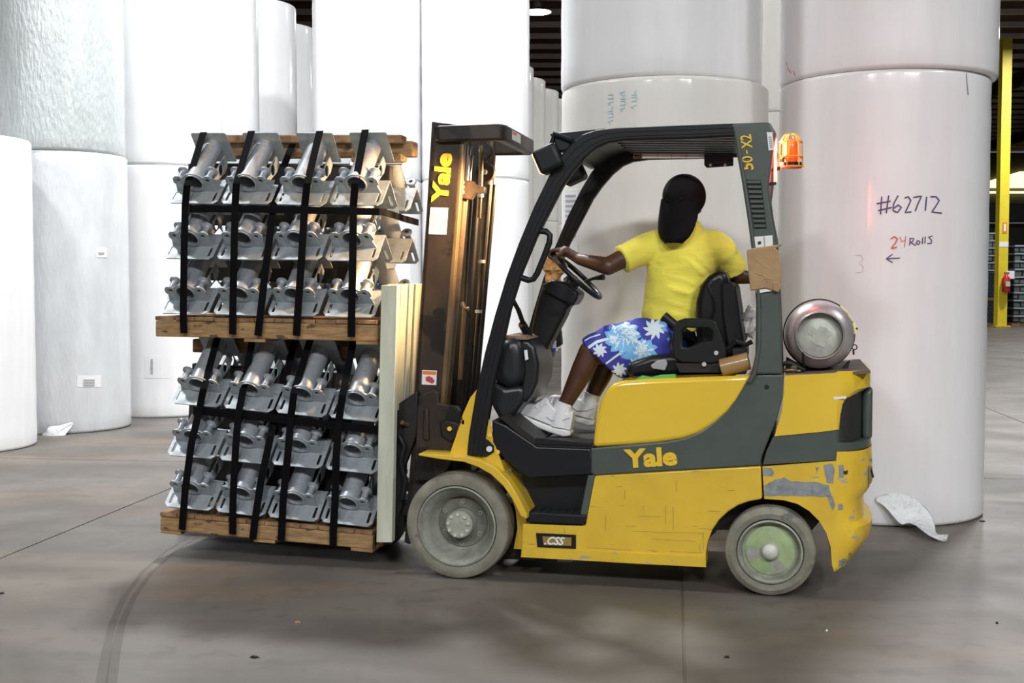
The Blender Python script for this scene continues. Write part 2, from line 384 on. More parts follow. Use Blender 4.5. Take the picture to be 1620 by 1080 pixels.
# ------------------------------------------------------------------ rolls of paper
RH = 2.75
def roll_mesh(r, h, seg=96, soft=0.028):
    b = MB(); prof = [(0.06, 0.0), (r - soft, 0.0)]
    for k in range(1, 5): a = PI / 2 * k / 4; prof.append((r - soft + soft * math.sin(a), soft - soft * math.cos(a)))
    for k in range(1, 24): prof.append((r + 0.0015 * math.sin(k * 2.1), soft + (h - 2 * soft) * k / 24))
    for k in range(4): a = PI / 2 * k / 4; prof.append((r - soft + soft * math.cos(a), h - soft + soft * math.sin(a)))
    prof += [(r - soft, h), (0.06, h), (0.06, 0.0)]
    return b, prof
def roll(x, y, r, z, label, m, group=None, h=RH):
    b, prof = roll_mesh(r, h)
    t = thing('paper_roll', label, 'paper roll', (x, y, z))
    b.lathe(prof, (x, y, z), (0, 0, 1), 96)
    o = b.build('wrapped_paper', m, t, smooth=40)
    c = MB().lathe([(0.04, 0.01), (0.062, 0.01), (0.062, h - 0.01), (0.04, h - 0.01), (0.04, 0.01)], (x, y, z), (0, 0, 1), 24).build('core', M_CARD, t, smooth=40)
    return t
def on_cyl(px, py, cx, cy, r):
    d = ray(px, py); o = V((0, 0, CAMH)); ox, oy_ = o.x - cx, o.y - cy
    A = d.x * d.x + d.y * d.y; B = 2 * (ox * d.x + oy_ * d.y); C_ = ox * ox + oy_ * oy_ - r * r
    D = B * B - 4 * A * C_
    if D < 0: D = 0
    return o + d * ((-B - math.sqrt(D)) / (2 * A))
def ink(strokes, cx, cy, r, w, name, m, parent):
    """marker strokes lying on the wrapped face of a roll: a flat ribbon per stroke"""
    for st in strokes:
        b = MB()
        pts = []
        for (x0, y0), (x1, y1) in zip(st[:-1], st[1:]):
            for k in range(4): pts.append((x0 + (x1 - x0) * k / 4, y0 + (y1 - y0) * k / 4))
        pts.append(st[-1])
        P = [on_cyl(x, y, cx, cy, r + 0.002) for x, y in pts]
        L_, R_ = [], []
        for i, p in enumerate(P):
            t = (P[min(i + 1, len(P) - 1)] - P[max(i - 1, 0)]).normalized()
            n = V((p.x - cx, p.y - cy, 0)).normalized(); s = t.cross(n).normalized()
            L_.append(p + s * w / 2); R_.append(p - s * w / 2)
        b.ring([[a, c, c + V((c.x - cx, c.y - cy, 0)).normalized() * 0.001, a + V((a.x - cx, a.y - cy, 0)).normalized() * 0.001] for a, c in zip(L_, R_)])
        b.build(name, m, parent)
def cyl_patch(x0, y0, x1, y1, cx, cy, r, name, m, parent, off=0.003, skew=0):
    b = MB(); n = 6; rows = []
    for yy in (y0, y1):
        rows.append([on_cyl(x0 + (x1 - x0) * k / n + (skew if yy == y1 else 0), yy, cx, cy, r + off) for k in range(n + 1)])
    inner = [[p + (V((cx, cy, p.z)) - p).normalized() * (off - 0.0005) for p in rw] for rw in rows]
    b.ring([[rows[0][k], rows[1][k], inner[1][k], inner[0][k]] for k in range(n + 1)])
    return b.build(name, m, parent)
KX, KY, KR = 2.404, 7.85, 0.654
JX, JY, JR = 1.02, 8.12, 0.685
RA = roll(-5.02, 10.78, 0.685, 0, 'single white paper roll at the left picture edge, nothing stacked on it', M_ROLL)
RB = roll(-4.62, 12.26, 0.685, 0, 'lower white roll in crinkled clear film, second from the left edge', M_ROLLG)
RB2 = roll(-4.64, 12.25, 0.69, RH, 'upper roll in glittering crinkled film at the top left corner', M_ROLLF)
RC = roll(-3.98, 13.7, 0.685, 0, 'lower white roll with a label, just left of the bracket load', M_ROLL)
RC2 = roll(-3.98, 13.7, 0.685, RH, 'upper brightly lit roll right of the glittering film-wrapped one', M_ROLL)
for k, (x, y) in enumerate(((-3.92, 15.5), (-3.84, 17.8), (-3.8, 19.4))):
    w_ = ('first', 'second', 'third')[k]
    roll(x, y, 0.67, 0, 'lower roll of the %s stack receding behind the bracket load' % w_, M_ROLL)
    roll(x, y, 0.67, RH, 'upper roll of the %s stack receding behind the bracket load' % w_, M_ROLL)
RG = roll(-1.83, 15.34, 0.683, 0, 'lower white roll directly behind the right half of the brackets', M_ROLL)
roll(-1.83, 15.34, 0.683, RH, 'upper overexposed roll between the bracket load and the mast', M_ROLL)
RHH = roll(-0.462, 15.34, 0.683, 0, 'lower white roll directly behind the forklift mast', M_ROLL)
roll(-0.462, 15.34, 0.683, RH, 'upper overexposed roll right above the mast top', M_ROLL)
for k, (x, y) in enumerate(((-0.26, 22.9), (0.0, 24.3), (0.32, 25.7), (0.70, 27.1))):
    w_ = ('nearest', 'second', 'third', 'farthest')[k]
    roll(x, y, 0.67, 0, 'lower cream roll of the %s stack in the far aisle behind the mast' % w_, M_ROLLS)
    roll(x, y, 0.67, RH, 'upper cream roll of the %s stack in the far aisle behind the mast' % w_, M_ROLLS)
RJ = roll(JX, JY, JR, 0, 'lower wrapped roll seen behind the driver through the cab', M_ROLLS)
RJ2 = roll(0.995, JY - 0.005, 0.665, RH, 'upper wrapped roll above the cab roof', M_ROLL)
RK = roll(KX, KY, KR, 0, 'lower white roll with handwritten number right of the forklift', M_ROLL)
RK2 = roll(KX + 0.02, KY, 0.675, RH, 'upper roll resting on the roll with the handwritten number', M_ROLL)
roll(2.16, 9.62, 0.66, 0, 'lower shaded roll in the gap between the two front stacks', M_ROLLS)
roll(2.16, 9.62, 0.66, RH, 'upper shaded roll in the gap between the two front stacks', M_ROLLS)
# handwriting on the right-hand roll
hx = [[(1387, 322), (1409, 318)], [(1389, 333), (1411, 328)], [(1395, 311), (1393, 339)], [(1406, 309), (1402, 337)],
      [(1421, 309), (1414, 322), (1413, 333), (1420, 336), (1426, 328), (1421, 324), (1415, 329)],
      [(1431, 313), (1437, 311), (1441, 317), (1436, 328), (1432, 336), (1442, 335)],
      [(1445, 312), (1458, 310), (1452, 323), (1448, 334)], [(1466, 311), (1464, 333)],
      [(1472, 311), (1481, 311), (1486, 317), (1480, 327), (1474, 335), (1490, 337)]]
ink(hx, KX, KY, KR, 0.008, 'handwritten_stroke', M_PURPLE, RK)
ink([[(1409, 378), (1415, 374), (1420, 378), (1416, 385), (1410, 393), (1419, 391)]], KX, KY, KR, 0.008, 'handwritten_stroke', M_REDINK, RK)
ink([[(1424, 374), (1426, 382), (1432, 380)], [(1433, 373), (1431, 391)]], KX, KY, KR, 0.004, 'handwritten_stroke', M_REDINK, RK)
ink([[(1440, 376), (1439, 388)], [(1440, 377), (1446, 377), (1444, 382), (1440, 383), (1449, 388)], [(1452, 380), (1449, 384), (1453, 387), (1456, 383), (1452, 380)],
     [(1460, 375), (1459, 386)], [(1464, 374), (1463, 385)], [(1475, 373), (1469, 375), (1474, 380), (1473, 385), (1467, 385)]], KX, KY, KR, 0.006, 'handwritten_stroke', M_PURPLE, RK)
ink([[(1424, 408), (1402, 409)], [(1412, 402), (1402, 409), (1412, 415)]], KX, KY, KR, 0.006, 'arrow_stroke', M_PURPLE, RK)
ink([[(1354, 404), (1362, 403), (1365, 410), (1359, 416), (1366, 422), (1364, 430), (1354, 431)]], KX, KY, KR, 0.003, 'faint_mark', M_FAINT, RK)
ink([[(1244, 98), (1246, 108), (1252, 116)], [(1255, 112), (1258, 120)]], KX, KY, 0.675, 0.006, 'faint_mark', M_REDINK, RK2)
ink([[(1529, 116), (1530, 132), (1532, 150)]], KX, KY, KR, 0.007, 'scuff', M_GREYP, RK)
# faint blue sideways writing on the roll above the cab: three lines of letters running upwards
bl = []
for x0, ys in ((966, (196, 186, 176, 166, 156)), (985, (176, 166, 156, 150)), (1003, (172, 160, 150))):
    for q, y in enumerate(ys):
        if q % 3 == 0: bl.append([(x0, y), (x0 - 5, y - 3), (x0 + 4, y - 6)])
        elif q % 3 == 1: bl.append([(x0 - 4, y), (x0 + 4, y - 1), (x0 + 4, y - 7), (x0 - 4, y - 6)])
        else: bl.append([(x0 - 4, y), (x0 + 4, y), (x0, y - 4), (x0 + 4, y - 7)])
ink(bl, JX, JY, JR, 0.005, 'faint_blue_stroke', M_BLUEINK, RJ)
# paper labels
l1 = cyl_patch(152, 391, 169, 407, -4.62, 12.26, 0.685, 'label', M_WHITE, RB)
cyl_patch(156, 399, 165, 402, -4.62, 12.26, 0.689, 'print', M_GREYP, l1)
l2 = cyl_patch(122, 594, 160, 612, -4.62, 12.26, 0.685, 'label', M_WHITE, RB)
for k in range(3): cyl_patch(132, 600 + 4 * k, 150, 602 + 4 * k, -4.62, 12.26, 0.689, 'print', M_GREYP, l2)
l3 = cyl_patch(229, 563, 268, 598, -3.98, 13.7, 0.685, 'label', M_WHITE, RC)
for k in range(7): cyl_patch(238, 568 + 3.4 * k, 242, 570 + 3.4 * k, -3.98, 13.7, 0.689, 'print', M_GREYP, l3)
l4 = cyl_patch(891, 300, 914, 400, JX, JY, JR, 'label', M_WHITE, RJ)
for k in range(9): cyl_patch(894, 308 + 8 * k, 910, 311 + 8 * k, JX, JY, JR + 0.003, 'print', M_GREYP, l4)
# wrinkled film gathered at the feet of two rolls
def film(path, wdt, label, name='film_scrap', seed=1, flip=1):
    random.seed(seed); rows = []
    n = len(path); base = path[0]
    for i, (p, w) in enumerate(zip(path, wdt)):
        t = (path[min(i + 1, n - 1)] - path[max(i - 1, 0)]).normalized(); s = t.cross(V((0.2, -1, 0.3))).normalized()
        rows.append([p + s * w * (k / 7 - 0.5) + V((random.uniform(-1, 1), random.uniform(-1, 0.4), random.uniform(0, 1))) * 0.012 for k in range(8)])
    b = MB().ring(rows, closed=False)
    t_ = thing(name, label, 'plastic film', (base.x, base.y, 0))
    o = b.build('film_sheet', M_FILM, t_, smooth=30)
    m = o.modifiers.new('s', 'SOLIDIFY'); m.thickness = 0.0015
    ss = o.modifiers.new('ss', 'SUBSURF'); ss.levels = 1; ss.render_levels = 1
    return t_
def fpath(pts, lift): return [on_cyl(x, y, KX, KY, KR + q) if k == 'k' else on_floor(x, y, q) for (x, y, k, q) in pts]
film(fpath([(1385, 790, 'k', .015), (1405, 790, 'k', .03), (1420, 800, 'k', .04), (1438, 812, 'k', .05), (1455, 824, 'k', .06), (1464, 838, 'f', .03), (1480, 850, 'f', .02), (1500, 853, 'f', .02)], 0),
     [0.02, 0.10, 0.16, 0.22, 0.20, 0.12, 0.08, 0.05], 'torn clear film trailing from the foot of the handwritten roll', seed=3)
def bpath(pts): return [on_cyl(x, y, -4.62, 12.26, 0.685 + q) if k == 'k' else on_floor(x, y, q) for (x, y, k, q) in pts]
film(bpath([(66, 690, 'k', .05), (75, 692, 'k', .08), (84, 688, 'k', .08), (95, 684, 'k', .06), (104, 676, 'k', .04), (116, 670, 'k', .02)]), [0.05, 0.14, 0.2, 0.14, 0.08, 0.03],
     'bunched clear film at the foot of the film-wrapped roll on the left', seed=5)
# curved tyre marks swept over the concrete
M_MARK = mat('tyre_rubber_mark', (0.05, 0.048, 0.045), 0.7, alpha=0.17)
for k, off in enumerate((0, 15)):
    pp_ = [(160 + off, 1085), (168 + off, 1030), (178 + off, 985), (196 + off, 945), (225 + off, 905), (262 + off, 872), (300 + off, 848)]
    P = [on_floor(x, y, .0015) for x, y in pp_]; rows = []
    for i, p in enumerate(P):
        t_ = (P[min(i + 1, 6)] - P[max(i - 1, 0)]).normalized(); s_ = V((t_.y, -t_.x, 0)); w_ = .022 * (1 - i / 8)
        rows.append([p + s_ * w_, p - s_ * w_])
    o = MB().ring(rows, closed=False).build('tyre_mark', M_MARK, fl)
# small debris on the floor
def crumb(px, py, s, label, m=M_BLK, sd=1):
    random.seed(sd); p = on_floor(px, py)
    b = MB(); n = 9
    b.prism([p + V((math.cos(2 * PI * k / n) * s * random.uniform(.5, 1.2), math.sin(2 * PI * k / n) * s * random.uniform(.3, .7), 0.0005)) for k in range(n)],
            [p + V((math.cos(2 * PI * k / n) * s * random.uniform(.2, .7), math.sin(2 * PI * k / n) * s * random.uniform(.1, .4), 0.008)) for k in range(n)])
    me = b.mesh('debris', p); o = link_mesh(me, 'debris', m); o.location = p
    return setprops(o, label, 'debris')
crumb(402, 1040, .022, 'dark crumb of dirt lying at the bottom left of the floor', sd=2)
crumb(1150, 1040, .014, 'small dark crumb right of the floor joint near the bottom', sd=3)
crumb(1308, 998, .006, 'tiny white speck on the floor below the rear wheel', M_WHITE, sd=5)
crumb(470, 985, .016, 'thin pale splinter lying in front of the load', M_WOOD, sd=6)
crumb(1577, 986, .010, 'tiny dark chip near the right edge of the floor', sd=7)
crumb(3, 939, .02, 'dark chip at the left edge of the floor', sd=8)
crumb(1554, 825, .025, 'dark chip beside the foot of the handwritten roll', sd=9)

# ------------------------------------------------------------------ far right: yellow column and stacked goods
cp = on_floor(1582, 517)
ct = thing('yellow_column', 'tall yellow steel column at the right picture edge', 'column', (cp.x, cp.y, 0))
b = MB(); hw, fd = 0.155, 0.15
b.box((cp.x, cp.y - fd, CEIL / 2), (2 * hw, 0.03, CEIL)); b.box((cp.x, cp.y + fd, CEIL / 2), (2 * hw, 0.03, CEIL)); b.box((cp.x, cp.y, CEIL / 2), (0.03, 2 * fd, CEIL))
b.build('steel_shaft', mat('yellow_column_paint', (0.75, 0.60, 0.03), 0.5, var=0.15, vscale=2), ct)
MB().box((cp.x, cp.y, 0.03), (0.5, 0.5, 0.05)).build('base_plate', M_YEL2, ct)
yf = cp.y - fd - 0.02
def farz(py): return CAMH + (HOR - py) * cp.y / FPX
MB().box((cp.x + .02, yf, farz(361)), (0.15, 0.01, 0.36)).build('arrow_sign', M_ORANGE, ct)
MB().box((cp.x + .02, yf - 0.01, farz(361)), (0.07, 0.01, 0.24)).build('sign_face', M_WHITE, ct)
MB().box((cp.x, yf, farz(387)), (0.30, 0.01, 0.16)).build('notice', M_WHITE, ct)
fe = thing('fire_extinguisher', 'red fire extinguisher hanging on the yellow column', 'fire extinguisher', (cp.x, yf - 0.12, farz(462)))
z0 = farz(461)
MB().lathe([(0.0, 0), (0.12, 0.0), (0.13, 0.03), (0.13, 0.42), (0.06, 0.52), (0.04, 0.56), (0.0, 0.56)], (cp.x + .05, yf - 0.13, z0), (0, 0, 1), 20).build('cylinder_body', mat('extinguisher_red', (0.45, 0.02, 0.02), 0.35), fe, smooth=40)
MB().box((cp.x + .05, yf - 0.27, z0 + 0.25), (0.14, 0.02, 0.16)).build('label', M_WOODW, fe)
MB().box((cp.x + .06, yf - 0.13, z0 + 0.6), (0.16, 0.05, 0.07)).build('valve_handle', M_REDP, fe)
MB().box((cp.x + .22, yf - 0.05, z0 + 0.55), (0.26, 0.02, 0.26)).build('wall_tag', M_WHITE, fe)
# palletised goods in the distance
def far_goods(px0, px1, ny, depth, label, layers, h, tubes=False, top=0):
    y = cp.y + depth
    x0, x1 = (px0 - 810) / FPX * y, (px1 - 810) / FPX * y
    t = thing('strapped_goods', label, 'goods', ((x0 + x1) / 2, y, 0))
    for k in range(layers):
        z = top + 0.1 + k * h
        if tubes:
            b = MB(); n = int((x1 - x0) / 0.12)
            for q in range(n):
                xx = x0 + 0.06 + q * 0.12 + (0.06 if k % 2 else 0)
                b.lathe([(0.035, 0), (0.055, 0), (0.055, 0.9), (0.035, 0.9), (0.035, 0)], (xx, y - 0.4, z + 0.06), (0, 1, 0), 10)
            b.build('tube_layer', M_BTUBE, t)
        else:
            MB().box(((x0 + x1) / 2, y, z + h * 0.42), (x1 - x0 - 0.25, 0.9, h * 0.8)).build('part_row', M_DARK, t)
            random.seed(k + 40); b = MB(); xx = x0
            while xx < x1 - 0.1:
                wv = random.uniform(.15, .3); b.box((xx + wv / 2, y - 0.5, z + h * random.uniform(.35, .5)), (wv * .8, 0.12, h * random.uniform(.5, .8))); xx += wv
            b.build('metal_parts', M_GALVD2, t)
            MB().box(((x0 + x1) / 2, y - 0.05, z + h * 0.9), (x1 - x0, 1.1, 0.055)).build('tray_edge', M_GALV, t)
    MB().box(((x0 + x1) / 2, y, 0.06 + top), (x1 - x0, 1.0, 0.1)).build('pallet', M_WOOD, t)
    return t
M_BTUBE = mat('blue_grey_tube', (0.16, 0.20, 0.25), 0.4, 0.4)
M_GALVD2 = mat('dull_metal_parts', (0.22, 0.24, 0.24), 0.4, 0.5, var=0.5, vscale=3)
far_goods(1592, 1650, 1, 1.4, 'tall stack of strapped metal parts right of the yellow column', 10, 0.262)
far_goods(1548, 1576, 1, 1.0, 'lower bundle of blue-grey tubes left of the yellow column', 7, 0.105, True)
far_goods(1548, 1576, 1, 1.05, 'upper bundle of blue-grey tubes left of the yellow column', 8, 0.105, True, 0.85)
t = far_goods(1540, 1578, 1, 3.4, 'dark strapped goods behind the tube bundles', 12, 0.26)
bx_ = MB().box((18.6, 46.5, 2.6), (3.2, 1.4, 5.0)).mesh('dark_rack_load')
far = thing('covered_rack', 'dark covered rack far behind the yellow column', 'rack', (19.3, 50, 0))
for k in range(5): MB().box((20.0, 50, 0.5 + k * 0.95), (5.5, 1.6, 0.75)).build('covered_load', M_DARK, far, bevel=0.05)
for x in (17.3, 22.7): MB().box((x, 49.1, 2.6), (0.12, 0.12, 5.2)).build('upright', M_GREYP, far)
for k in range(5): MB().box((20.0, 49.1, 0.08 + k * 0.95), (5.5, 0.1, 0.06)).build('beam', M_GREYP, far)
# ------------------------------------------------------------------ the load: galvanised brackets on two pallets
BF = 0.12           # depth of the front face of the load
S2 = math.sqrt(0.5)
BW, ZL = 0.283, 0.135
def bracket_meshes():
    R = {}
    FRL = axes((0, 0, 0), (1, 0, 0), (0, S2, S2), (0, -S2, S2))
    c = 0.022; L1 = ZL / S2
    def slot(x0): return [(x0 - .006, .022), (x0 + .006, .022), (x0 + .0075, .027), (x0 + .0075, .082), (x0 + .006, .088), (x0 - .006, .088), (x0 - .0075, .082), (x0 - .0075, .027)]
    b = MB()
    b.add(*holed_plate([(c, 0), (BW - c, 0), (BW, c), (BW, L1), (0, L1), (0, c)], [slot(.028), slot(BW - .028)], 0.006, FRL))
    bk = axes((0, ZL, ZL), (1, 0, 0), (0, S2, -S2), (0, S2, S2))
    b.add(*holed_plate([(0, 0), (BW, 0), (BW, L1 - c), (BW - c, L1), (c, L1), (0, L1 - c)], [[(x, L1 - y) for x, y in slot(.028)], [(x, L1 - y) for x, y in slot(BW - .028)]], 0.006, bk))
    R['angle_flange'] = (b, M_GALV, 0)
    tw = .094; wy = tw * S2
    # lobed plate standing square to the pipe
    LB = axes((0, wy, wy), (1, 0, 0), (0, -S2, S2), (0, S2, S2))
    mx = BW / 2; hx = 0.082
    out = [(.022, 0), (BW - .022, 0), (BW - .034, .050), (BW - .024, .068), (BW - .028, .092), (BW - .044, .108), (BW - .064, .108), (mx + .062, .098), (mx + .05, .106), (mx + .03, .120), (mx, .125), (mx - .03, .120), (mx - .05, .106), (mx - .062, .098), (.064, .108), (.044, .108), (.028, .092), (.024, .068), (.034, .050)]
    PC = .066; PR = .054
    b = MB().add(*holed_plate(out, [circ(mx, PC, PR - .006, 24)[::-1], circ(mx - hx, .080, .0115, 10), circ(mx + hx, .080, .0115, 10)], 0.007, LB))
    R['lobed_plate'] = (b, M_GALV, 0)
    AX = V((0, S2, S2)); pc = LB @ V((mx, PC, 0)); 
    b = MB().lathe([(PR - .006, -.008), (PR, -.008), (PR, .295), (PR - .006, .295), (PR - .006, -.008)], pc, AX, 28)
    R['pipe'] = (b, M_GALVD, 35)
    for sx in (-1, 1):
        sc = LB @ V((mx + sx * hx, .080, 0.007))
        b = MB().lathe([(.012, 0), (.024, 0), (.024, .006), (.0175, .014), (.0165, .052), (.022, .060), (.031, .064), (.031, .071), (.027, .075), (.012, .075), (.012, 0)], sc, AX, 18)
        R['spool' + ('' if sx < 0 else '_b')] = (b, M_GALVD, 35)
    EP = axes(pc + AX * .295, (1, 0, 0), (0, -S2, S2), AX)
    b = MB().add(*holed_plate([(-.105, -.10), (.105, -.10), (.105, .085), (.095, .095), (-.09, .095), (-.10, .085)], [], .007, EP))
    R['end_plate'] = (b, M_GALV, 0)
    WP = axes((mx + .062, 0, 0), (0, 1, 0), (0, 0, 1), (1, 0, 0))
    o_ = [(wy + .01, wy + .005), (wy + .19, wy + .10), (.27, .24), (.20, .27), (.07, .14)]
    b = MB().add(*holed_plate([(.085, .12), (.145, .128), (.25, .19), (.275, .235), (.235, .275), (.10, .155)], [circ(.195, .195, .026, 14, .030)], .006, WP))
    R['web_plate'] = (b, M_GALV, 0)
    return R
BM_ = {}
for nm, (b, m, sm) in bracket_meshes().items():
    me = b.mesh(nm.replace('_b', '')); me.materials.append(m)
    if sm: me.shade_smooth(); me.set_sharp_from_angle(angle=math.radians(sm))
    BM_[nm] = me
def bracket(label, M, group):
    t = bpy.data.objects.new('pipe_bracket', None); COL.objects.link(t); t.matrix_world = M; t.empty_display_size = .05
    setprops(t, label, 'bracket', group)
    for nm, me in BM_.items():
        o = bpy.data.objects.new(nm.replace('_b', ''), me); COL.objects.link(o); o.parent = t
    return t
LAY = [((262, 322), (606, 326)), ((255, 409), (599, 414)), ((249, 496), (596, 503)),
       ((269, 638), (603, 668)), ((261, 720), (598, 750)), ((257, 801), (590, 834))]
LN = ['top layer, upper pallet', 'middle layer, upper pallet', 'bottom layer, upper pallet',
      'top layer, lower pallet', 'middle layer, lower pallet', 'bottom layer, lower pallet']
PN = ['leftmost', 'second from left', 'third from left', 'fourth from left']
BACKD = 0.76
LAYF = []
for li, (pl, pr) in enumerate(LAY):
    a = T(*pl, BF); c = T(*pr, BF); d = c - a; ang = -math.atan2(d.z, d.x); pitch = d.length / 4
    LAYF.append((a, ang, pitch))
    R = Matrix.Rotation(ang, 4, 'Y')
    for k in range(4):
        p = a + d * (k / 4) + R @ V(((pitch - BW) / 2, 0, 0))
        j = Matrix.Rotation(math.radians(random.uniform(-.7, .7)), 4, 'Y')
        bracket('galvanised bracket, %s, front row, %s' % (PN[k], LN[li]), TM @ Matrix.Translation(p) @ R @ j, 'front row of galvanised brackets')
        # the row behind faces the other way
        q = a + d * ((k + 1) / 4) + R @ V((-(pitch - BW) / 2 - .01, 0, 0)) + V((0, BACKD, 0.0))
        bracket('bracket facing away, rear row, %s, %s' % (PN[k], LN[li]), TM @ Matrix.Translation(q) @ R @ Matrix.Rotation(PI, 4, 'Z'), 'rear row of galvanised brackets')
M_WOODD = mat('shade_dark_timber', (0.05, 0.045, 0.04), 0.8, var=0.3, vscale=8)  # near-black colour stands in for the shade inside the load
# pallets
def pallet(label, pTL, pTR, pBL, sag, b0, b1, nd, name='wooden_pallet', bottoms=(0, .5, 1)):
    a = T(*pTL, b0); c = T(*pTR, b0); d = (c - a); L = d.length; hgt = a.z - T(*pBL, b0).z
    ang = -math.atan2(d.z, d.x); R = Matrix.Rotation(ang, 4, 'Y')
    t = thing(name, label, 'pallet', a + R @ V((L / 2, (b1 - b0) / 2, -hgt)), TM)
    def P(x, y, z): return a + R @ V((x, y, z))
    R3 = R.to_3x3()
    for k in range(3):
        y = 0.02 + (b1 - b0 - 0.04) * k / 2
        MB().box(P(L / 2, y, -hgt / 2), (L, 0.045, hgt), R3).build('stringer', M_WOOD, t, bevel=.006)
    x = 0
    for k in range(nd):
        w = L / nd * 0.96 if sag else L / nd * random.uniform(.85, .98)
        MB().box(P(L / nd * (k + .5), (b1 - b0) / 2, 0.012 + random.uniform(-.002, .002)), (w, b1 - b0 + random.uniform(0, .02), 0.022), R3).build('deck_board', M_WOODE, t, bevel=.003)
    for fx in bottoms:
        MB().box(P(.06 + (L - .12) * fx, (b1 - b0) / 2, -hgt - .009), (.12, b1 - b0, .018), R3).build('bottom_board', M_WOOD, t, bevel=.003)
    return t
pallet('upper wooden pallet under the upper stack of brackets', (246, 507), (598, 514), (247, 532), True, .13, .86, 11, bottoms=(.45, 1))
pallet('lower wooden pallet lifted just above the floor', (254, 816), (590, 846), (255, 838), True, .13, .86, 12)
# timbers lying on the brackets
def timber(label, p0, p1, b, sy, sz, m=M_WOOD):
    a, c = T(*p0, b), T(*p1, b); d = c - a
    t = thing('timber', label, 'timber', a, TM)
    R3 = Matrix.Rotation(-math.atan2(d.z, d.x), 3, 'Y')
    MB().box((a + c) / 2, (d.length, sy, sz), R3).build('beam', m, t, bevel=.008)
    return t
timber('upper grey-brown timber lying behind the top brackets', (330, 221), (640, 221), .44, .09, .045, M_WOODE)
timber('lower reddish timber lying behind the top brackets', (325, 240), (657, 236), .50, .10, .08)
timber('short timber block under the right end of the top timbers', (560, 252), (640, 250), .47, .10, .04)
timber('weathered timber end poking out left under the upper pallet', (310, 546), (420, 548), .48, .09, .075)
timber('timber under the upper pallet near its right end', (500, 556), (590, 556), .48, .09, .07)
for li, (pl, pr) in enumerate(LAY):  # timbers added to close the bright see-through gaps between the rows
    if li in (0, 3): continue
    up_ = 72 if li < 3 else 66
    timber('added shade-dark timber between the two bracket rows, %s' % LN[li], (pl[0] + 40, pl[1] - up_), (pr[0] - 8, pr[1] - up_), .49, .05, .13, M_WOODD)
timber('added shade-dark timber between the two bracket rows, %s' % LN[0], (300, 272), (620, 276), .49, .05, .09, M_WOODD)
timber('added shade-dark timber between the two bracket rows, %s' % LN[3], (306, 592), (600, 614), .49, .05, .13, M_WOODD)
# bands
def band(name, label, pts, w, wdir, group):
    """flat strap through truck-frame points; wdir is the direction of its width"""
    P = [T(x, y, b) for x, y, b in pts]; wd = V(wdir).normalized()
    rings = []
    for i, p in enumerate(P):
        t = (P[min(i + 1, len(P) - 1)] - P[max(i - 1, 0)]).normalized()
        s = (wd - t * wd.dot(t)).normalized(); n = t.cross(s)
        rings.append([p + s * w / 2 + n * .0012, p - s * w / 2 + n * .0012, p - s * w / 2 - n * .0012, p + s * w / 2 - n * .0012])
    t_ = thing(name, label, 'strap', P[-1], TM, group)
    MB().ring(rings).build('strap_length', M_BAND, t_)
    return t_
FB = BF - .035
for k, (lab, pts) in enumerate([
    ('leftmost', [(322, 209, .275), (296, 293, FB), (293, 325, .10), (291, 410, FB), (290, 505, .095), (291, 527, .10)]),
    ('second', [(398, 207, .275), (374, 290, FB), (372, 325, .10), (370, 410, FB), (368, 505, .095), (368, 529, .10)]),
    ('third', [(463, 228, .42), (441, 283, .25), (433, 325, .13), (422, 410, .10), (411, 505, .095), (408, 531, .10)]),
    ('fourth', [(506, 207, .275), (486, 290, FB), (482, 325, .10), (477, 410, FB), (470, 510, .095), (469, 531, .10)]),
    ('rightmost', [(578, 205, .275), (562, 290, FB), (559, 325, .10), (558, 410, FB), (556, 512, .095), (556, 533, .10)])]):
    band('vertical_strap', '%s vertical black strap round the upper bracket stack' % lab, pts, .040, (1, 0, 0), 'vertical straps on the upper pallet')
for k, (lab, pts) in enumerate([
    ('leftmost', [(344, 534, .275), (322, 615, FB), (315, 650, .10), (303, 700, FB), (293, 775, FB), (290, 812, .095), (288, 838, .10)]),
    ('second', [(400, 534, .275), (384, 620, .12), (377, 655, .10), (373, 705, FB), (369, 780, FB), (368, 820, .095), (368, 845, .10)]),
    ('third', [(466, 540, .42), (440, 640, .2), (428, 690, .10), (413, 760, .09), (403, 825, .095), (400, 852, .10)]),
    ('fourth', [(491, 536, .275), (465, 622, FB), (460, 660, .10), (456, 712, FB), (448, 790, FB), (446, 830, .095), (445, 855, .10)]),
    ('rightmost', [(560, 534, .275), (542, 625, FB), (536, 665, .10), (532, 720, FB), (530, 795, FB), (527, 840, .095), (527, 864, .10)])]):
    band('vertical_strap', '%s vertical black strap round the lower bracket stack' % lab, pts, .040, (1, 0, 0), 'vertical straps on the lower pallet')
RB_ = LAYF[0][0]
band('horizontal_strap', 'black strap running round below the top layer of the upper stack', [(296, 330, .30), (300, 330, .12), (420, 331, .11), (600, 335, .11), (610, 336, .13), (640, 346, .45), (662, 352, .80)], .036, (0, 0, 1), 'horizontal straps')
band('horizontal_strap', 'black strap running round below the top layer of the lower stack', [(302, 648, .30), (306, 649, .12), (420, 660, .11), (604, 681, .11), (612, 680, .14), (632, 672, .6)], .042, (0, 0, 1), 'horizontal straps')
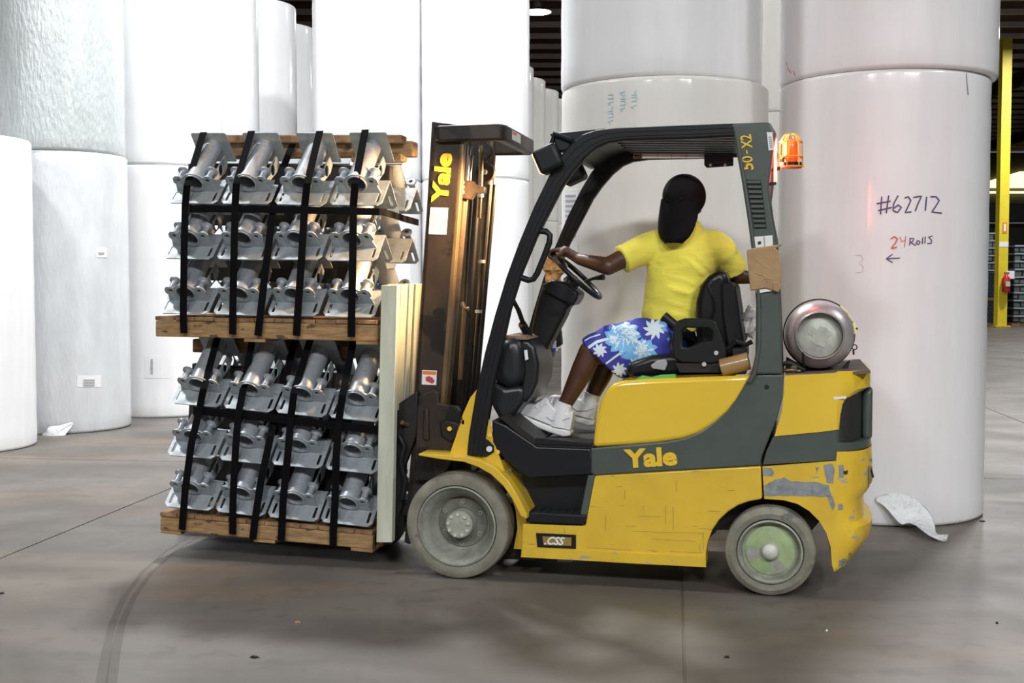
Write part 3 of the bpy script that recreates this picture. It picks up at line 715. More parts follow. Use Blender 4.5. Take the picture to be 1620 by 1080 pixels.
# cream painted pallet standing upright between the load and the mast
su = thing('standing_pallet', 'cream painted pallet standing upright between the load and the mast', 'pallet', T(612, 858, .3), TM)
tp = [(603, 451), (629, 450), (624, 640), (620, 858), (595, 858), (599, 640)]
MB().pp(tp, .05, .10).build('side_stringer', M_WOODW, su, bevel=.004)
for k, (b0, b1, x0, x1, yb) in enumerate(((.12, .22, -2, 1, 652), (.27, .34, -2, -1, 652), (.37, .50, -2, 0, 652), (.53, .66, -2, 0, 652), (.68, .80, -2, 1, 652))):
    pts = [T(606, 449, .05), T(628 + x1, 449, .05), T(619 + x1, yb, .05), T(597, yb, .05)]
    b = MB(); b.prism([V((p.x, b0, p.z)) for p in pts], [V((p.x, b1, p.z)) for p in pts]); b.build('board', M_WOODW, su, bevel=.003)
# ------------------------------------------------------------------ the forklift
def quad(pts, b, name, m, parent, th=.0015):
    near = [T(x, y, b) for x, y in pts]
    return MB().prism(near, [p + V((0, th, 0)) for p in near]).build(name, m, parent)
def text(body, p0, px, py, b, name, m, parent, bold=0.0, shear=0.0, th=.002):
    """lettering fitted to a parallelogram: p0 origin, px end of the baseline, py top of the first letter (photo points at depth b)"""
    cu = bpy.data.curves.new('t', 'FONT'); cu.body = body; cu.size = 1; cu.offset = bold; cu.shear = shear; cu.resolution_u = 3
    to = bpy.data.objects.new('t', cu); COL.objects.link(to)
    bpy.context.view_layer.update()
    me = bpy.data.meshes.new_from_object(to.evaluated_get(bpy.context.evaluated_depsgraph_get()))
    bpy.data.objects.remove(to)
    xs = [v.co.x for v in me.vertices]; ys = [v.co.y for v in me.vertices]
    x0, x1, y0, y1 = min(xs), max(xs), min(ys), max(ys)
    O, X, Y = T(*p0, b), T(*px, b), T(*py, b)
    vs = [O + (X - O) * ((v.co.x - x0) / (x1 - x0)) + (Y - O) * ((v.co.y - y0) / (y1 - y0)) for v in me.vertices]
    fs = [tuple(p.vertices) for p in me.polygons]
    bm = MB().add(vs, fs)
    bpy.data.meshes.remove(me)
    o = bm.build(name, m, parent)
    md = o.modifiers.new('s', 'SOLIDIFY'); md.thickness = th; md.offset = 0
    return o
FK = thing('forklift', 'yellow and black forklift with a driver, a raised load and worn paint', 'forklift', (0.7, 0.5, 0), TM)
WB = .02   # wheels' near face
M_RECESS_SHADE = mat('shade_toned_disc', (.17, .175, .135), .6, var=.4, vscale=14)  # darkened colour stands in for shade in the front wheel's recess
M_SCR = mat('dark_scratch', (.34, .24, .06), .7)
# --- wheels
def wheel(px, py, pr, b0, wd, front, mirror=False):
    c = T(px, py, 0); r = c.z + 0.0; c = V((c.x, b0, r)); ax = V((0, 1, 0)) if not mirror else V((0, -1, 0))
    tr = 0.74 if front else 0.70
    e = .022
    prof = [(r * tr, .03), (r * tr + .01, .004), (r * .86, .0), (r - e, .004), (r - .006, .014), (r, .03), (r, wd - .03), (r - .02, wd), (r * tr, wd), (r * tr, .03)]
    name = 'front_wheel' if front else 'rear_wheel'
    w = MB().lathe(prof, c, ax, 64).build(name, M_TIRE, FK, smooth=30)
    if front:
        rp = [(r * .745, .022), (r * .755, .006), (r * .725, .004), (r * .70, .02), (r * .67, .03), (r * .60, .055), (r * .53, .105), (r * .49, .125), (r * .46, .128), (0.0, .128), (0, .14), (r * .5, .14), (r * .745, .12), (r * .745, .022)]
        MB().lathe(rp, c, ax, 64).build('rim', M_RIM, w, smooth=30)
        MB().lathe([(r * .28, .122), (r * .47, .118), (r * .485, .124), (r * .28, .126), (r * .28, .122)], c, ax, 48).build('recess_shade_ring', M_RECESS_SHADE, w, smooth=30)
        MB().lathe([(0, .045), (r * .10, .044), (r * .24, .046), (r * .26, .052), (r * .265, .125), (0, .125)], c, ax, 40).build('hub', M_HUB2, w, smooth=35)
        for k in range(9):
            a = 2 * PI * k / 9 + .2; q = c + V((math.cos(a), 0, math.sin(a))) * r * .20 + ax * .046
            MB().cyl(q, q - ax * .012, .0095, 8).build('hub_bolt', M_HUB, w)
        for k in range(6):
            a = 2 * PI * k / 6 + .5; q = c + V((math.cos(a), 0, math.sin(a))) * r * .40 + ax * .127
            MB().lathe([(.006, -.012), (.011, -.012), (.013, 0), (.02, 0), (.02, .004), (.006, .004)], q, ax, 12).build('wheel_nut', M_RIM, w, smooth=35)
    else:
        rp = [(r * .705, .02), (r * .715, .002), (r * .68, -.002), (r * .66, .012), (r * .63, .028), (r * .615, .045), (r * .60, .05), (0, .042), (0, .06), (r * .7, .07), (r * .705, .02)]
        MB().lathe(rp, c, ax, 64).build('rim', M_RIM, w, smooth=30)
        MB().lathe([(0, .036), (r * .52, .040), (r * .56, .044), (r * .56, .05), (0, .05)], c, ax, 48).build('painted_disc', M_RGREEN, w, smooth=30)
        b = MB()
        for a0, a1 in ((-2.75, -1.95), (-.75, -1.35), (.35, -.15)) if False else ((2.95, 3.75), (4.75, 5.5)):
            ps = [c + ax * .035] + [c + ax * .037 + V((math.cos(a), 0, math.sin(a))) * r * .53 for a in [a0 + (a1 - a0) * k / 6 for k in range(7)]]
            b.prism(ps, [p + ax * .004 for p in ps])
        b.build('bare_patch', M_RIM, w)
        MB().lathe([(0, -.012), (r * .08, -.010), (r * .15, .0), (r * .19, .014), (r * .20, .05), (0, .05)], c, ax, 32).build('hub_cap', M_HUB, w, smooth=50)
    return w
wheel(720, 834, 84, WB, .17, True)
wheel(1218, 876, 69, WB + .015, .14, False)
wheel(720, 834, 84, 1.04, .17, True, True)
wheel(1218, 876, 69, 1.02, .14, False, True)
ax0, ax1 = T(720, 834), T(1218, 876)
MB().cyl((ax0.x, .2, ax0.z), (ax0.x, .86, ax0.z), .07, 20).build('front_axle', M_DARK, FK, smooth=40)
MB().box((ax1.x, .53, ax1.z), (.16, .66, .12)).build('rear_axle', M_DARK, FK, bevel=.01)
# chassis core
MB().pp([(775, 800), (850, 790), (850, 886), (800, 884)], .27, .80).build('added_light_block', M_DARK, FK)  # block added behind the front wheel to stop light passing under the truck
b = MB(); b.pp([(845, 745), (1110, 735), (1205, 735), (1290, 735), (1310, 780), (1300, 820), (1285, 838), (1135, 838), (1105, 868), (845, 856)], .24, .82)
b.build('chassis', M_DARK, FK)
B0 = .06; B1 = 1.0
# lower side panel with wheel arch
arch = [(1202, 790), (1185, 793), (1168, 799), (1152, 809), (1138, 822), (1127, 838), (1120, 856), (1117, 872)]
for nm, y0, y1 in (('side_panel', B0, B0 + .16), ('side_panel', B1 - .16, B1)):
    pts = [T(x, y, B0) for x, y in [(826, 828), (926, 831), (941, 752), (1204, 737), (1206, 788)] + arch + [(1117, 897), (1010, 893), (824, 880)]]
    MB().prism([V((p.x, y0, p.z)) for p in pts], [V((p.x, y1, p.z)) for p in pts]).build(nm, M_YEL, FK, bevel=.008, seg=3)
# sill ledge along the bottom edge
quad([(826, 866), (1116, 880), (1117, 897), (824, 881)], B0 - .008, 'sill', M_YEL2, FK, .01)
# maker's plate with white letters
pl = quad([(848, 843), (911, 846), (911, 868), (850, 865)], B0 - .006, 'name_plate', M_BLK, FK, .008)
quad([(858, 848), (904, 850), (904, 863), (860, 862)], B0 - .0075, 'plate_fade', mat('faded_gold_print', (.30, .20, .04), .5), pl)
text('.CSS', (861, 861), (893, 862.5), (861.5, 848), B0 - .010, 'lettering', M_WHITE, pl, bold=.03, shear=.3)
# dark band sweeping up into the rear post, continuous
band_px = [(935, 709), (1010, 702), (1055, 698), (1085, 692), (1108, 683), (1130, 668), (1150, 650), (1164, 632), (1176, 612), (1184, 598), (1187, 592), (1240, 592), (1238, 630), (1230, 660), (1218, 690), (1206, 720), (1203, 736), (941, 752), (935, 748)]
for y0, y1 in ((B0 - .004, B0 + .16), (B1 - .16, B1 + .004)):
    pts = [T(x, y, B0) for x, y in band_px]
    MB().prism([V((p.x, y0, p.z)) for p in pts], [V((p.x, y1, p.z)) for p in pts]).build('dark_band', M_DGREEN, FK, bevel=.008, seg=3)
text('Yale', (988, 741), (1072, 736), (986, 711), B0 - .008, 'lettering', M_YTXT, FK, bold=.045, th=.003)
MB().cyl(T(1213, 612, B0 - .006), T(1213, 612, B0 + .01), .011, 14).build('post_bolt', M_BLKG, FK)
# hood (engine cover) with rounded front edge
hood = [(937, 708), (939, 690), (943, 662), (950, 636), (958, 618), (970, 606), (988, 602), (1040, 599), (1120, 596), (1190, 594), (1180, 612), (1166, 635), (1150, 654), (1130, 671), (1106, 686), (1080, 695), (1040, 701), (990, 705)]
pts = [T(x, y, B0) for x, y in hood]
MB().prism([V((p.x, B0 + .002, p.z)) for p in pts], [V((p.x, B1 - .02, p.z)) for p in pts]).build('hood', M_HOOD, FK, bevel=.022, seg=4, angle=50)
# counterweight: side outline carried across the truck with rounded rear corners
def cw(outline, name, m, b0=B0, bev=.01, xc=1322, b1=B1, xmax=1388):
    xs = T(xc, 750, B0).x
    P0 = [T(x, y, B0) for x, y in outline]
    # x of points right of the corner line is the silhouette: reached towards the middle of the truck
    rings = []
    for bb in [b0, b0 + .02, b0 + .05, b0 + .10, b0 + .17, b0 + .27, b0 + .38, .53, b1 - .38, b1 - .27, b1 - .17, b1 - .10, b1 - .05, b1 - .02, b1]:
        q = min(bb - b0, b1 - bb) / .40; q = min(max(q, 0), 1)
        g = .0 + 1.0 * math.sqrt(max(0, 1 - (1 - q) ** 2.6)) if q < 1 else 1
        ring = []
        for p in P0:
            x = p.x if p.x <= xs else xs + (p.x - xs) * max(g, .02)
            ring.append(V((x, bb, p.z)))
        rings.append(ring)
    return MB().ring(rings).build(name, m, FK, bevel=bev, seg=2, angle=40, smooth=40)
up = [(1241, 594), (1320, 590), (1384, 588), (1387, 600), (1387, 617), (1364, 630), (1350, 640), (1343, 656), (1339, 680), (1300, 683), (1225, 690), (1237, 650), (1240, 620)]
cw(up, 'counterweight_top', M_HOOD)
mid = [(1223, 691), (1300, 684), (1338, 680), (1341, 664), (1343, 662), (1343, 702), (1386, 702), (1386, 714), (1372, 722), (1330, 728), (1207, 735), (1212, 715)]
cw(mid, 'counterweight_band', M_DGREEN, b0=B0 + .004, b1=B1 - .004)
cw([(1300, 650), (1346, 650), (1354, 638), (1368, 629), (1372, 626), (1371, 705), (1343, 705), (1300, 700)], 'rear_recess', M_BTXT, b0=B0 + .012, b1=B1 - .012)
pts = [T(x, y, B0) for x, y in [(1368, 628), (1386, 618), (1385, 705), (1368, 704)]]
MB().prism([V((p.x, .27, p.z)) for p in pts], [V((p.x, .80, p.z)) for p in pts]).build('rear_recess_pillar', M_DGREEN, FK, bevel=.02, seg=3)
pts = [T(x, y, B0) for x, y in [(1243, 593), (1378, 588), (1378, 592), (1243, 597)]]
MB().prism([V((p.x, B0 + .03, p.z + .002)) for p in pts], [V((p.x, B1 - .03, p.z + .002)) for p in pts]).build('top_deck', M_DUST, FK)
low_ = low = [(1206, 738), (1328, 729), (1375, 722), (1387, 716), (1388, 745), (1388, 775), (1382, 787), (1373, 795), (1374, 830), (1388, 838), (1386, 858), (1368, 880), (1348, 900), (1322, 905), (1316, 893), (1314, 865), (1307, 842), (1296, 824), (1280, 808), (1262, 797), (1240, 791), (1209, 789)]
CWB = cw(low, 'counterweight_base', M_YEL2)
# scrapes down to bare metal
def scrape(pts, name='scrape', b=B0 - .0015):
    near = [T(x, y, b) for x, y in pts]
    return MB().prism(near, [p + V((0, .002, 0)) for p in near]).build(name, M_BARE, FK)
def rag(pts, n, amp, seed):
    random.seed(seed); out = []
    for i in range(len(pts)):
        x0, y0 = pts[i]; x1, y1 = pts[(i + 1) % len(pts)]
        for k in range(n):
            t = k / n; out.append((x0 + (x1 - x0) * t + random.uniform(-amp, amp), y0 + (y1 - y0) * t + random.uniform(-amp, amp)))
    return out
scrape(rag([(1209, 768), (1222, 760), (1240, 756), (1260, 762), (1290, 762), (1312, 768), (1316, 786), (1290, 785), (1240, 784), (1210, 784)], 3, 1.2, 1))
scrape(rag([(1206, 740), (1220, 740), (1225, 747), (1221, 754), (1208, 752)], 3, .7, 2))
scrape(rag([(1303, 735), (1318, 733), (1320, 745), (1318, 765), (1308, 764), (1305, 750)], 3, 1.0, 3))
scrape(rag([(1308, 784), (1318, 786), (1321, 800), (1318, 808), (1312, 796)], 2, .6, 4))
scrape(rag([(1290, 738), (1296, 739), (1292, 750)], 2, .5, 5))
quad([(1318, 628), (1338, 626), (1339, 630), (1320, 632)], B0 - .001, 'white_mark', M_WHITE, FK)
# corner scrapes lie on the rounded rear corner
cvs = [v.co + rootbase(FK) for v in CWB.data.vertices]; cbvh = BVHTree.FromPolygons(cvs, [tuple(p.vertices) for p in CWB.data.polygons])
CAML = TM.inverted() @ V((0, 0, CAMH))
def lay(bvh, px, py, lift=.002):
    d = (T(px, py, 0) - CAML).normalized(); loc, nor, i_, q_ = bvh.ray_cast(CAML, d)
    if loc is None: return None
    if nor.dot(d) > 0: nor = -nor
    return loc + nor * lift
def sticker(bvh, x0, y0, x1, y1, name, m, parent, lift=.002, nx=6, ny=6, wob=0):
    """thin patch following a curved panel, between two corners (photo px)"""
    b = MB(); rows = []
    for j in range(ny + 1):
        w_ = random.uniform(-wob, wob); rows.append([lay(bvh, x0 + (x1 - x0) * i / nx + (w_ if i in (0, nx) else 0), y0 + (y1 - y0) * j / ny + (random.uniform(-wob, wob) if j in (0, ny) else 0), lift) for i in range(nx + 1)])
    for j in range(ny):
        for i in range(nx):
            q = [rows[j][i], rows[j][i + 1], rows[j + 1][i + 1], rows[j + 1][i]]
            if all(v is not None for v in q) and max((v - q[0]).length for v in q) < .12: b.add(q, [(0, 1, 2, 3)])
    if b.v: return b.build(name, m, parent)
random.seed(31)
M_BADGE = mat('worn_tan_badge', (.36, .27, .13), .6, var=.3, vscale=30)
bg = sticker(cbvh, 1373, 737, 1385.5, 780, 'worn_badge', M_BADGE, FK, .003, 8, 8)
for a_, c_ in (((1376, 742), (1380, 757)), ((1384.5, 742), (1380, 757)), ((1380, 757), (1380, 772))):
    P_ = [lay(cbvh, a_[0] + (c_[0] - a_[0]) * k / 5, a_[1] + (c_[1] - a_[1]) * k / 5, .005) for k in range(6)]
    P_ = [p for p in P_ if p is not None]
    if len(P_) > 1: MB().tube(P_, .006, 6).build('letter_stroke', M_BTXT, bg if bg else FK)
sticker(cbvh, 1326, 884, 1346, 899, 'corner_scrape', M_BARE, FK, .002, 6, 4, 2)
sticker(cbvh, 1344, 874, 1362, 890, 'corner_scrape', M_BARE, FK, .002, 6, 4, 2)
sticker(cbvh, 1374, 842, 1383, 858, 'corner_scrape', M_BARE, FK, .002, 4, 4, 1)
sticker(cbvh, 1327, 735, 1335, 755, 'corner_scrape', M_BARE, FK, .002, 4, 5, 1)
sticker(cbvh, 1334, 744, 1341, 750, 'black_scuff', M_BTXT, FK, .003, 4, 3, 1)
sticker(cbvh, 1326, 797, 1333, 806, 'corner_scrape', M_BARE, FK, .002, 4, 4, 1)
sticker(cbvh, 1376, 725, 1386, 731, 'corner_scrape', M_BARE, FK, .002, 4, 3, 1)
# dark scratches in the side panel's paint
for x0, y0, x1, y1 in ((988, 775, 989, 790), (958, 815, 958, 840), (1053, 800, 1053, 828), (1065, 802, 1065, 838), (1010, 816, 1044, 817), (1018, 800, 1018, 808), (1070, 760, 1070, 778), (990, 832, 1006, 832), (1000, 840, 1115, 843),
                       (1112, 842, 1113, 870), (893, 836, 893, 844), (1106, 860, 1108, 872), (1030, 852, 1100, 856), (1060, 872, 1112, 874), (975, 770, 985, 769), (1120, 808, 1140, 809), (1150, 776, 1162, 775), (930, 866, 1000, 870)):
    p_, q_ = T(x0, y0, B0 - .0005), T(x1, y1, B0 - .0005); MB().tube([p_, q_], .0013, 4).build('scratch', M_SCR, FK)
# black lower step body
step_top = [(778, 663), (800, 672), (850, 706), (935, 709), (941, 751), (838, 757), (815, 742), (800, 728), (786, 712), (778, 700)]
for y0, y1 in ((B0 + .002, B0 + .14), (B1 - .14, B1)):
    pts = [T(x, y, B0) for x, y in step_top]
    MB().prism([V((p.x, y0, p.z)) for p in pts], [V((p.x, y1, p.z)) for p in pts]).build('cowl_side', M_BLKG, FK, bevel=.01, seg=3)
pts = [T(x, y, B0) for x, y in [(812, 740), (941, 750), (926, 832), (830, 826), (822, 780)]]
MB().prism([V((p.x, B0 + .13, p.z)) for p in pts], [V((p.x, B0 + .16, p.z)) for p in pts]).build('step_back', M_BLKG, FK)
MB().pp([(930, 752), (941, 751), (927, 826), (918, 812)], B0 + .002, B0 + .14).build('step_side', M_DGREEN, FK, bevel=.004)
st = MB().pp([(831, 810), (928, 815), (924, 830), (832, 826)], B0 - .02, B0 + .15).build('step', M_BLK, FK, bevel=.006)
for k in range(7):
    a = T(838 + 12.5 * k, 810.5 + .7 * k, B0 - .02)
    MB().box((a.x, B0 + .055, a.z + .002), (.012, .13, .005)).build('tread_rib', M_BLKG, st)
# floor plate, toe board
MB().pp([(848, 700), (940, 704), (940, 712), (848, 709)], B0 + .01, B1 - .02).build('floor_plate', M_DARK, FK)
MB().pp([(790, 660), (800, 657), (852, 698), (848, 708)], B0 + .01, B1 - .02).build('toe_board', M_DARK, FK)
MB().pp([(848, 692), (936, 701), (936, 706), (846, 703)], B0 + .004, B0 + .03).build('floor_edge', M_BLK, FK, bevel=.003)
# front fender
arc_o = [(663, 717), (700, 719), (735, 722), (762, 728), (785, 740), (805, 760), (820, 784), (834, 812)]
arc_i = [(834, 820), (824, 815), (812, 790), (797, 768), (778, 750), (757, 738), (735, 730), (700, 726), (663, 720)]
pts = [T(x, y, 0) for x, y in arc_o + arc_i]
fd = MB().prism([V((p.x, -.01, p.z)) for p in pts], [V((p.x, .22, p.z)) for p in pts]).build('fender', M_YEL2, FK, bevel=.003)
pts2 = [T(x, y, 0) for x, y in [(760, 728), (797, 750), (824, 795), (830, 822), (827, 880), (802, 878), (808, 845), (805, 815), (796, 788), (780, 766), (758, 750), (742, 742)]]
MB().prism([V((p.x, .15, p.z)) for p in pts2], [V((p.x, .19, p.z)) for p in pts2]).build('wheel_arch_liner', M_YEL, FK)
pts3 = [T(x, y, 0) for x, y in arc_o + arc_i]
MB().prism([V((p.x, .82, p.z)) for p in pts3], [V((p.x, 1.07, p.z)) for p in pts3]).build('fender', M_YEL2, FK, bevel=.003)
# yellow gusset carrying the front leg of the guard
for bb in (.075, .97):
    g = holed_plate([(p.x, p.z) for p in [T(x, y, .075) for x, y in [(745, 628), (760, 610), (772, 650), (780, 690), (786, 708), (802, 752), (764, 730), (738, 722), (712, 718), (722, 690), (733, 655)]]],
                    [[(p.x, p.z) for p in [T(x, y, .075) for x, y in [(731, 664), (735, 664), (735, 671), (731, 671)]]]], .012, axes((0, bb, 0), (1, 0, 0), (0, 0, 1), (0, -1, 0)))
    MB().add(*g).build('guard_gusset', M_YEL, FK, bevel=.002)
for x, y in ((775, 688), (787, 715)): MB().cyl(T(x, y, .058), T(x, y, .08), .013, 6).build('gusset_bolt', M_YEL2, FK)
MB().cyl(T(774, 710, .035), T(774, 710, .08), .015, 12).build('leg_bolt', M_STEEL, FK, smooth=40)
MB().pp([(760, 690), (772, 696), (781, 705), (781, 715), (770, 722), (758, 723)], .05, .062).build('leg_foot', M_BLK, FK, bevel=.003)
# overhead guard: near and far side frames
go = [(738, 721), (741, 690), (752, 624), (766, 560), (782, 500), (800, 440), (820, 385), (845, 325), (868, 278), (886, 247), (903, 226), (922, 212), (944, 205), (975, 202), (1100, 197), (1215, 193)]
gi = [(1200, 214), (1100, 219), (990, 222), (962, 226), (944, 234), (926, 249), (906, 272), (890, 295), (876, 322), (848, 376), (825, 432), (807, 490), (795, 545), (780, 610), (771, 670), (763, 722)]
def groove(f0, f1):
    """a strip running between the outer and inner outline of the frame"""
    n = len(gi); gir = gi[::-1]
    def inter(pts, t):
        L = [0]
        for a, c in zip(pts[:-1], pts[1:]): L.append(L[-1] + math.hypot(c[0] - a[0], c[1] - a[1]))
        d = t * L[-1]
        for i in range(len(pts) - 1):
            if d <= L[i + 1] + 1e-6:
                u = (d - L[i]) / (L[i + 1] - L[i]); return (pts[i][0] + (pts[i + 1][0] - pts[i][0]) * u, pts[i][1] + (pts[i + 1][1] - pts[i][1]) * u)
        return pts[-1]
    A, Bq = [], []
    for k in range(31):
        t = k / 30 * .985; o = inter(go, t); i_ = inter(gir, t)
        A.append((o[0] + (i_[0] - o[0]) * f0, o[1] + (i_[1] - o[1]) * f0)); Bq.append((o[0] + (i_[0] - o[0]) * f1, o[1] + (i_[1] - o[1]) * f1))
    return A, Bq
for side, bb in (('near', .045), ('far', .955)):
    pts = [T(x, y, .045) for x, y in go + gi]
    f = MB().prism([V((p.x, bb, p.z)) for p in pts], [V((p.x, bb + .055, p.z)) for p in pts]).build('guard_frame', M_BLK, FK, bevel=.010, seg=3)
    for f0, f1 in ((.30, .36), (.62, .68)):
        A, Bq = groove(f0, f1)
        P1 = [T(x, y, .045) for x, y in A]; P2 = [T(x, y, .045) for x, y in Bq]
        bo = bb - .004 if side == 'near' else bb - .004
        MB().ring([[V((p.x, bo, p.z)), V((q.x, bo, q.z)), V((q.x, bb + .003, q.z)), V((p.x, bb + .003, p.z))] for p, q in zip(P1, P2)]).build('guard_rib', M_BLK, f, smooth=50)
# rear post, near and far (the post leans, with a flared foot)
post = [(1157, 196), (1218, 193), (1229, 212), (1226, 225), (1216, 300), (1220, 330), (1228, 370), (1233, 460), (1236, 520), (1238, 592), (1188, 592), (1195, 560), (1196, 480), (1192, 420), (1183, 350), (1174, 290), (1163, 230)]
for side, bb in (('near', .04), ('far', .94)):
    pts = [T(x, y, .04) for x, y in post]
    MB().prism([V((p.x, bb, p.z)) for p in pts], [V((p.x, bb + .07, p.z)) for p in pts]).build('rear_post', M_DGREEN, FK, bevel=.012, seg=3)
MB().tube([T(x, y, .036) for x, y in [(1168, 232), (1178, 290), (1187, 350), (1196, 420), (1201, 480), (1201, 545), (1194, 590), (1186, 604)]], .010, 8).build('post_edge_trim', M_DGREEN, FK, smooth=50)
# louvre
vt = quad([(1180, 284), (1204, 285), (1213, 361), (1194, 362)], .038, 'vent_panel', M_BLK, FK, .004)
for k in range(10):
    t_ = (k + .5) / 10; xa = 1181 + 13 * t_; xb = 1203 + 9 * t_; y = 284 + 77 * t_
    MB().pp([(xa, y - 2), (xb, y - 2), (xb, y + 2), (xa, y + 2)], .030, .038).build('louvre', M_DGREEN, vt)
text('5', (1193, 268), (1190.5, 257), (1174, 270), .036, 'lettering', M_YTXT, FK, bold=.02)
text('0', (1192, 256), (1189.5, 246), (1174, 258), .036, 'lettering', M_YTXT, FK, bold=.01)
text('-', (1183, 243), (1182, 237), (1181, 243.5), .036, 'lettering', M_YTXT, FK, bold=.02)
text('X2', (1190.5, 234), (1188, 212), (1173, 236), .036, 'lettering', M_YTXT, FK, bold=.02)
quad([(1213, 209), (1222, 209), (1225, 237), (1216, 238)], .036, 'serial_label', M_WHITE, FK)
for k in range(6): quad([(1215.5 + .4 * k, 216 + 3.2 * k), (1220.5 + .5 * k, 216 + 3.2 * k), (1220.7 + .5 * k, 218 + 3.2 * k), (1215.8 + .4 * k, 218 + 3.2 * k)], .0355, 'print', M_GREYP, FK)
# labels and brown card wrapped round the post
quad([(1188, 375), (1222, 372), (1223, 390), (1189, 393)], .034, 'white_label', M_WHITE, FK, .003)
quad([(1208, 374), (1210, 374), (1211, 391), (1209, 391)], .032, 'label_gap', M_GREYP, FK, .003)
quad([(1199, 382), (1204, 381.5), (1204, 386), (1199, 387)], .032, 'label_symbol', M_BTXT, FK, .003)
cd = thing('cardboard_wrap', 'brown cardboard taped round the rear post of the cab', 'cardboard', T(1210, 460, .07), TM)
cpts = [(1181, 395), (1192, 392), (1222, 388), (1237, 386), (1227, 393), (1233, 398), (1236, 425), (1235, 459), (1226, 462), (1212, 456), (1187, 460), (1184, 430)]
MB().pp(cpts, .022, .125).build('card_sheet', M_CARD, cd, bevel=.006)
MB().pp([(1223, 447), (1233, 443), (1236, 455), (1231, 463), (1222, 459)], .012, .03).build('torn_flap', M_CARD, cd, bevel=.006)
for a_ in ([(1195, 410), (1205, 418), (1214, 424)], [(1196, 432), (1208, 436), (1216, 446)], [(1203, 445), (1212, 440), (1222, 442)]):
    MB().tube([T(x, y, .022) for x, y in a_], .003, 6).build('crease', M_CARD, cd)
MB().pp([(1196, 459), (1223, 455), (1223, 460), (1197, 464)], .030, .034).build('white_edge', M_WHITE, cd)
# roof: cross members and lengthwise slats
MB().pp([(869, 211), (955, 203), (968, 206), (946, 212), (922, 222), (904, 238), (884, 240)], .06, 1.0).build('roof_visor', M_BLKG, FK, bevel=.008)
RS = T(960, 214, .1); RE = T(1200, 203, .1)
for k in range(8):
    y = .15 + k * .108
    b = MB(); za = RS.z - .0; zb = RE.z
    b.prism([V((RS.x, y, za + .0)), V((RE.x, y, zb - .035)), V((RE.x, y, zb)), V((RS.x, y, za + .03))],
            [V((RS.x, y + .04, za)), V((RE.x, y + .04, zb - .035)), V((RE.x, y + .04, zb)), V((RS.x, y + .04, za + .03))])
    b.build('roof_slat', M_BLKG, FK, bevel=.004)
MB().box((RE.x + .02, .525, RE.z - .02), (.07, .90, .06)).build('roof_cross_member', M_BLKG, FK, bevel=.006)
# roof label on the far rail, seen from below
fb = .945
lb = quad([(1002, 241), (1122, 240), (1122, 250), (1002, 251)], fb, 'warning_strip', M_WHITE, FK, .003)
quad([(1002, 241), (1016, 241), (1016, 251), (1002, 251)], fb - .002, 'warning_head', M_ORANGE, lb, .001)
quad([(1003, 245), (1015, 245), (1015, 250), (1003, 250)], fb - .003, 'warning_text', M_BTXT, lb, .001)
for x in (1040, 1062, 1085): quad([(x, 241), (x + 1.2, 241), (x + 1.2, 250), (x, 250)], fb - .002, 'print', M_GREYP, lb, .001)
MB().pp([(1114, 243), (1160, 243), (1160, 262), (1118, 265), (1114, 261)], .90, .93).build('mirror_bracket', M_BLKG, FK, bevel=.004)
for x in (1124, 1147): MB().cyl(T(x, 261, .895), T(x, 261, .90), .008, 8).build('bracket_bolt', M_STEEL, FK)
# work lights
def worklight(px, py, b, tilt):
    c = T(px, py, b); R = Matrix.Rotation(math.radians(tilt), 3, 'Y')
    t_ = MB(); t_.box(c, (.12, .13, .12), R); o = t_.build('work_light', M_BLK, FK, bevel=.018, seg=3)
    MB().box(c + R @ V((-.058, 0, 0)), (.01, .105, .10), R).build('light_lens', mat('warm_lens', (1, .8, .5), .2, emit=(1, .62, .28), estr=1.5), o)
    MB().tube([c + R @ V((.03, 0, .05)), c + R @ V((.07, 0, .10)), T(905, 222, b)], .014, 8).build('light_arm', M_BLK, o)
    return c, R
for (px, py, b_) in ((869, 252, .05), (906, 272, .62)):
    c, R = worklight(px, py, b_, -24)
    l = bpy.data.lights.new('work_lamp', 'SPOT'); l.energy = 170; l.color = (1.0, .62, .30); l.spot_size = math.radians(75); l.spot_blend = .6; l.shadow_soft_size = .04
    lo = bpy.data.objects.new('work_lamp', l); COL.objects.link(lo); lo.parent = FK
    p = c + R @ V((-.09, 0, 0)) - rootbase(FK)
    dirv = V((-1, .05 if b_ < .3 else -.12, -.42)).normalized()
    lo.matrix_local = Matrix.Translation(p) @ dirv.to_track_quat('-Z', 'Y').to_matrix().to_4x4()
# tail light, beacon
tl = MB().pp([(1224, 218), (1229, 218), (1229, 286), (1224, 288)], .06, .12).build('tail_light', M_REDL, FK, bevel=.003)
MB().pp([(1206, 268), (1224, 266), (1236, 262), (1238, 248), (1242, 248), (1240, 266), (1226, 271), (1206, 273)], .07, .085).build('beacon_arm', M_BLK, FK)
MB().pp([(1207, 290), (1228, 287), (1228, 292), (1207, 295)], .07, .085).build('tail_light_bracket', M_BLK, FK)
bc = T(1251, 264, .10)
be = MB().lathe([(0, 0), (.028, 0), (.032, .02), (.030, .085), (.024, .105), (0, .11)], bc + V((0, 0, .02)), (0, 0, 1), 24).build('amber_beacon', M_AMBER, FK, smooth=40)
b = MB()
for k in range(6):
    a = 2 * PI * k / 6 + .2; d = V((math.cos(a), math.sin(a), 0))
    b.tube([bc + d * .056, bc + d * .052 + V((0, 0, .11)), bc + d * .030 + V((0, 0, .148)), bc + d * .006 + V((0, 0, .152))], .0035, 6)
for z, r in ((0, .057), (.045, .055), (.115, .050)): b.tube([bc + V((math.cos(2 * PI * k / 24) * r, math.sin(2 * PI * k / 24) * r, z)) for k in range(24)], .0035, 6, loop=True)
b.build('beacon_cage', mat('cage_yellow', (.75, .40, .04), .4), FK, smooth=50)
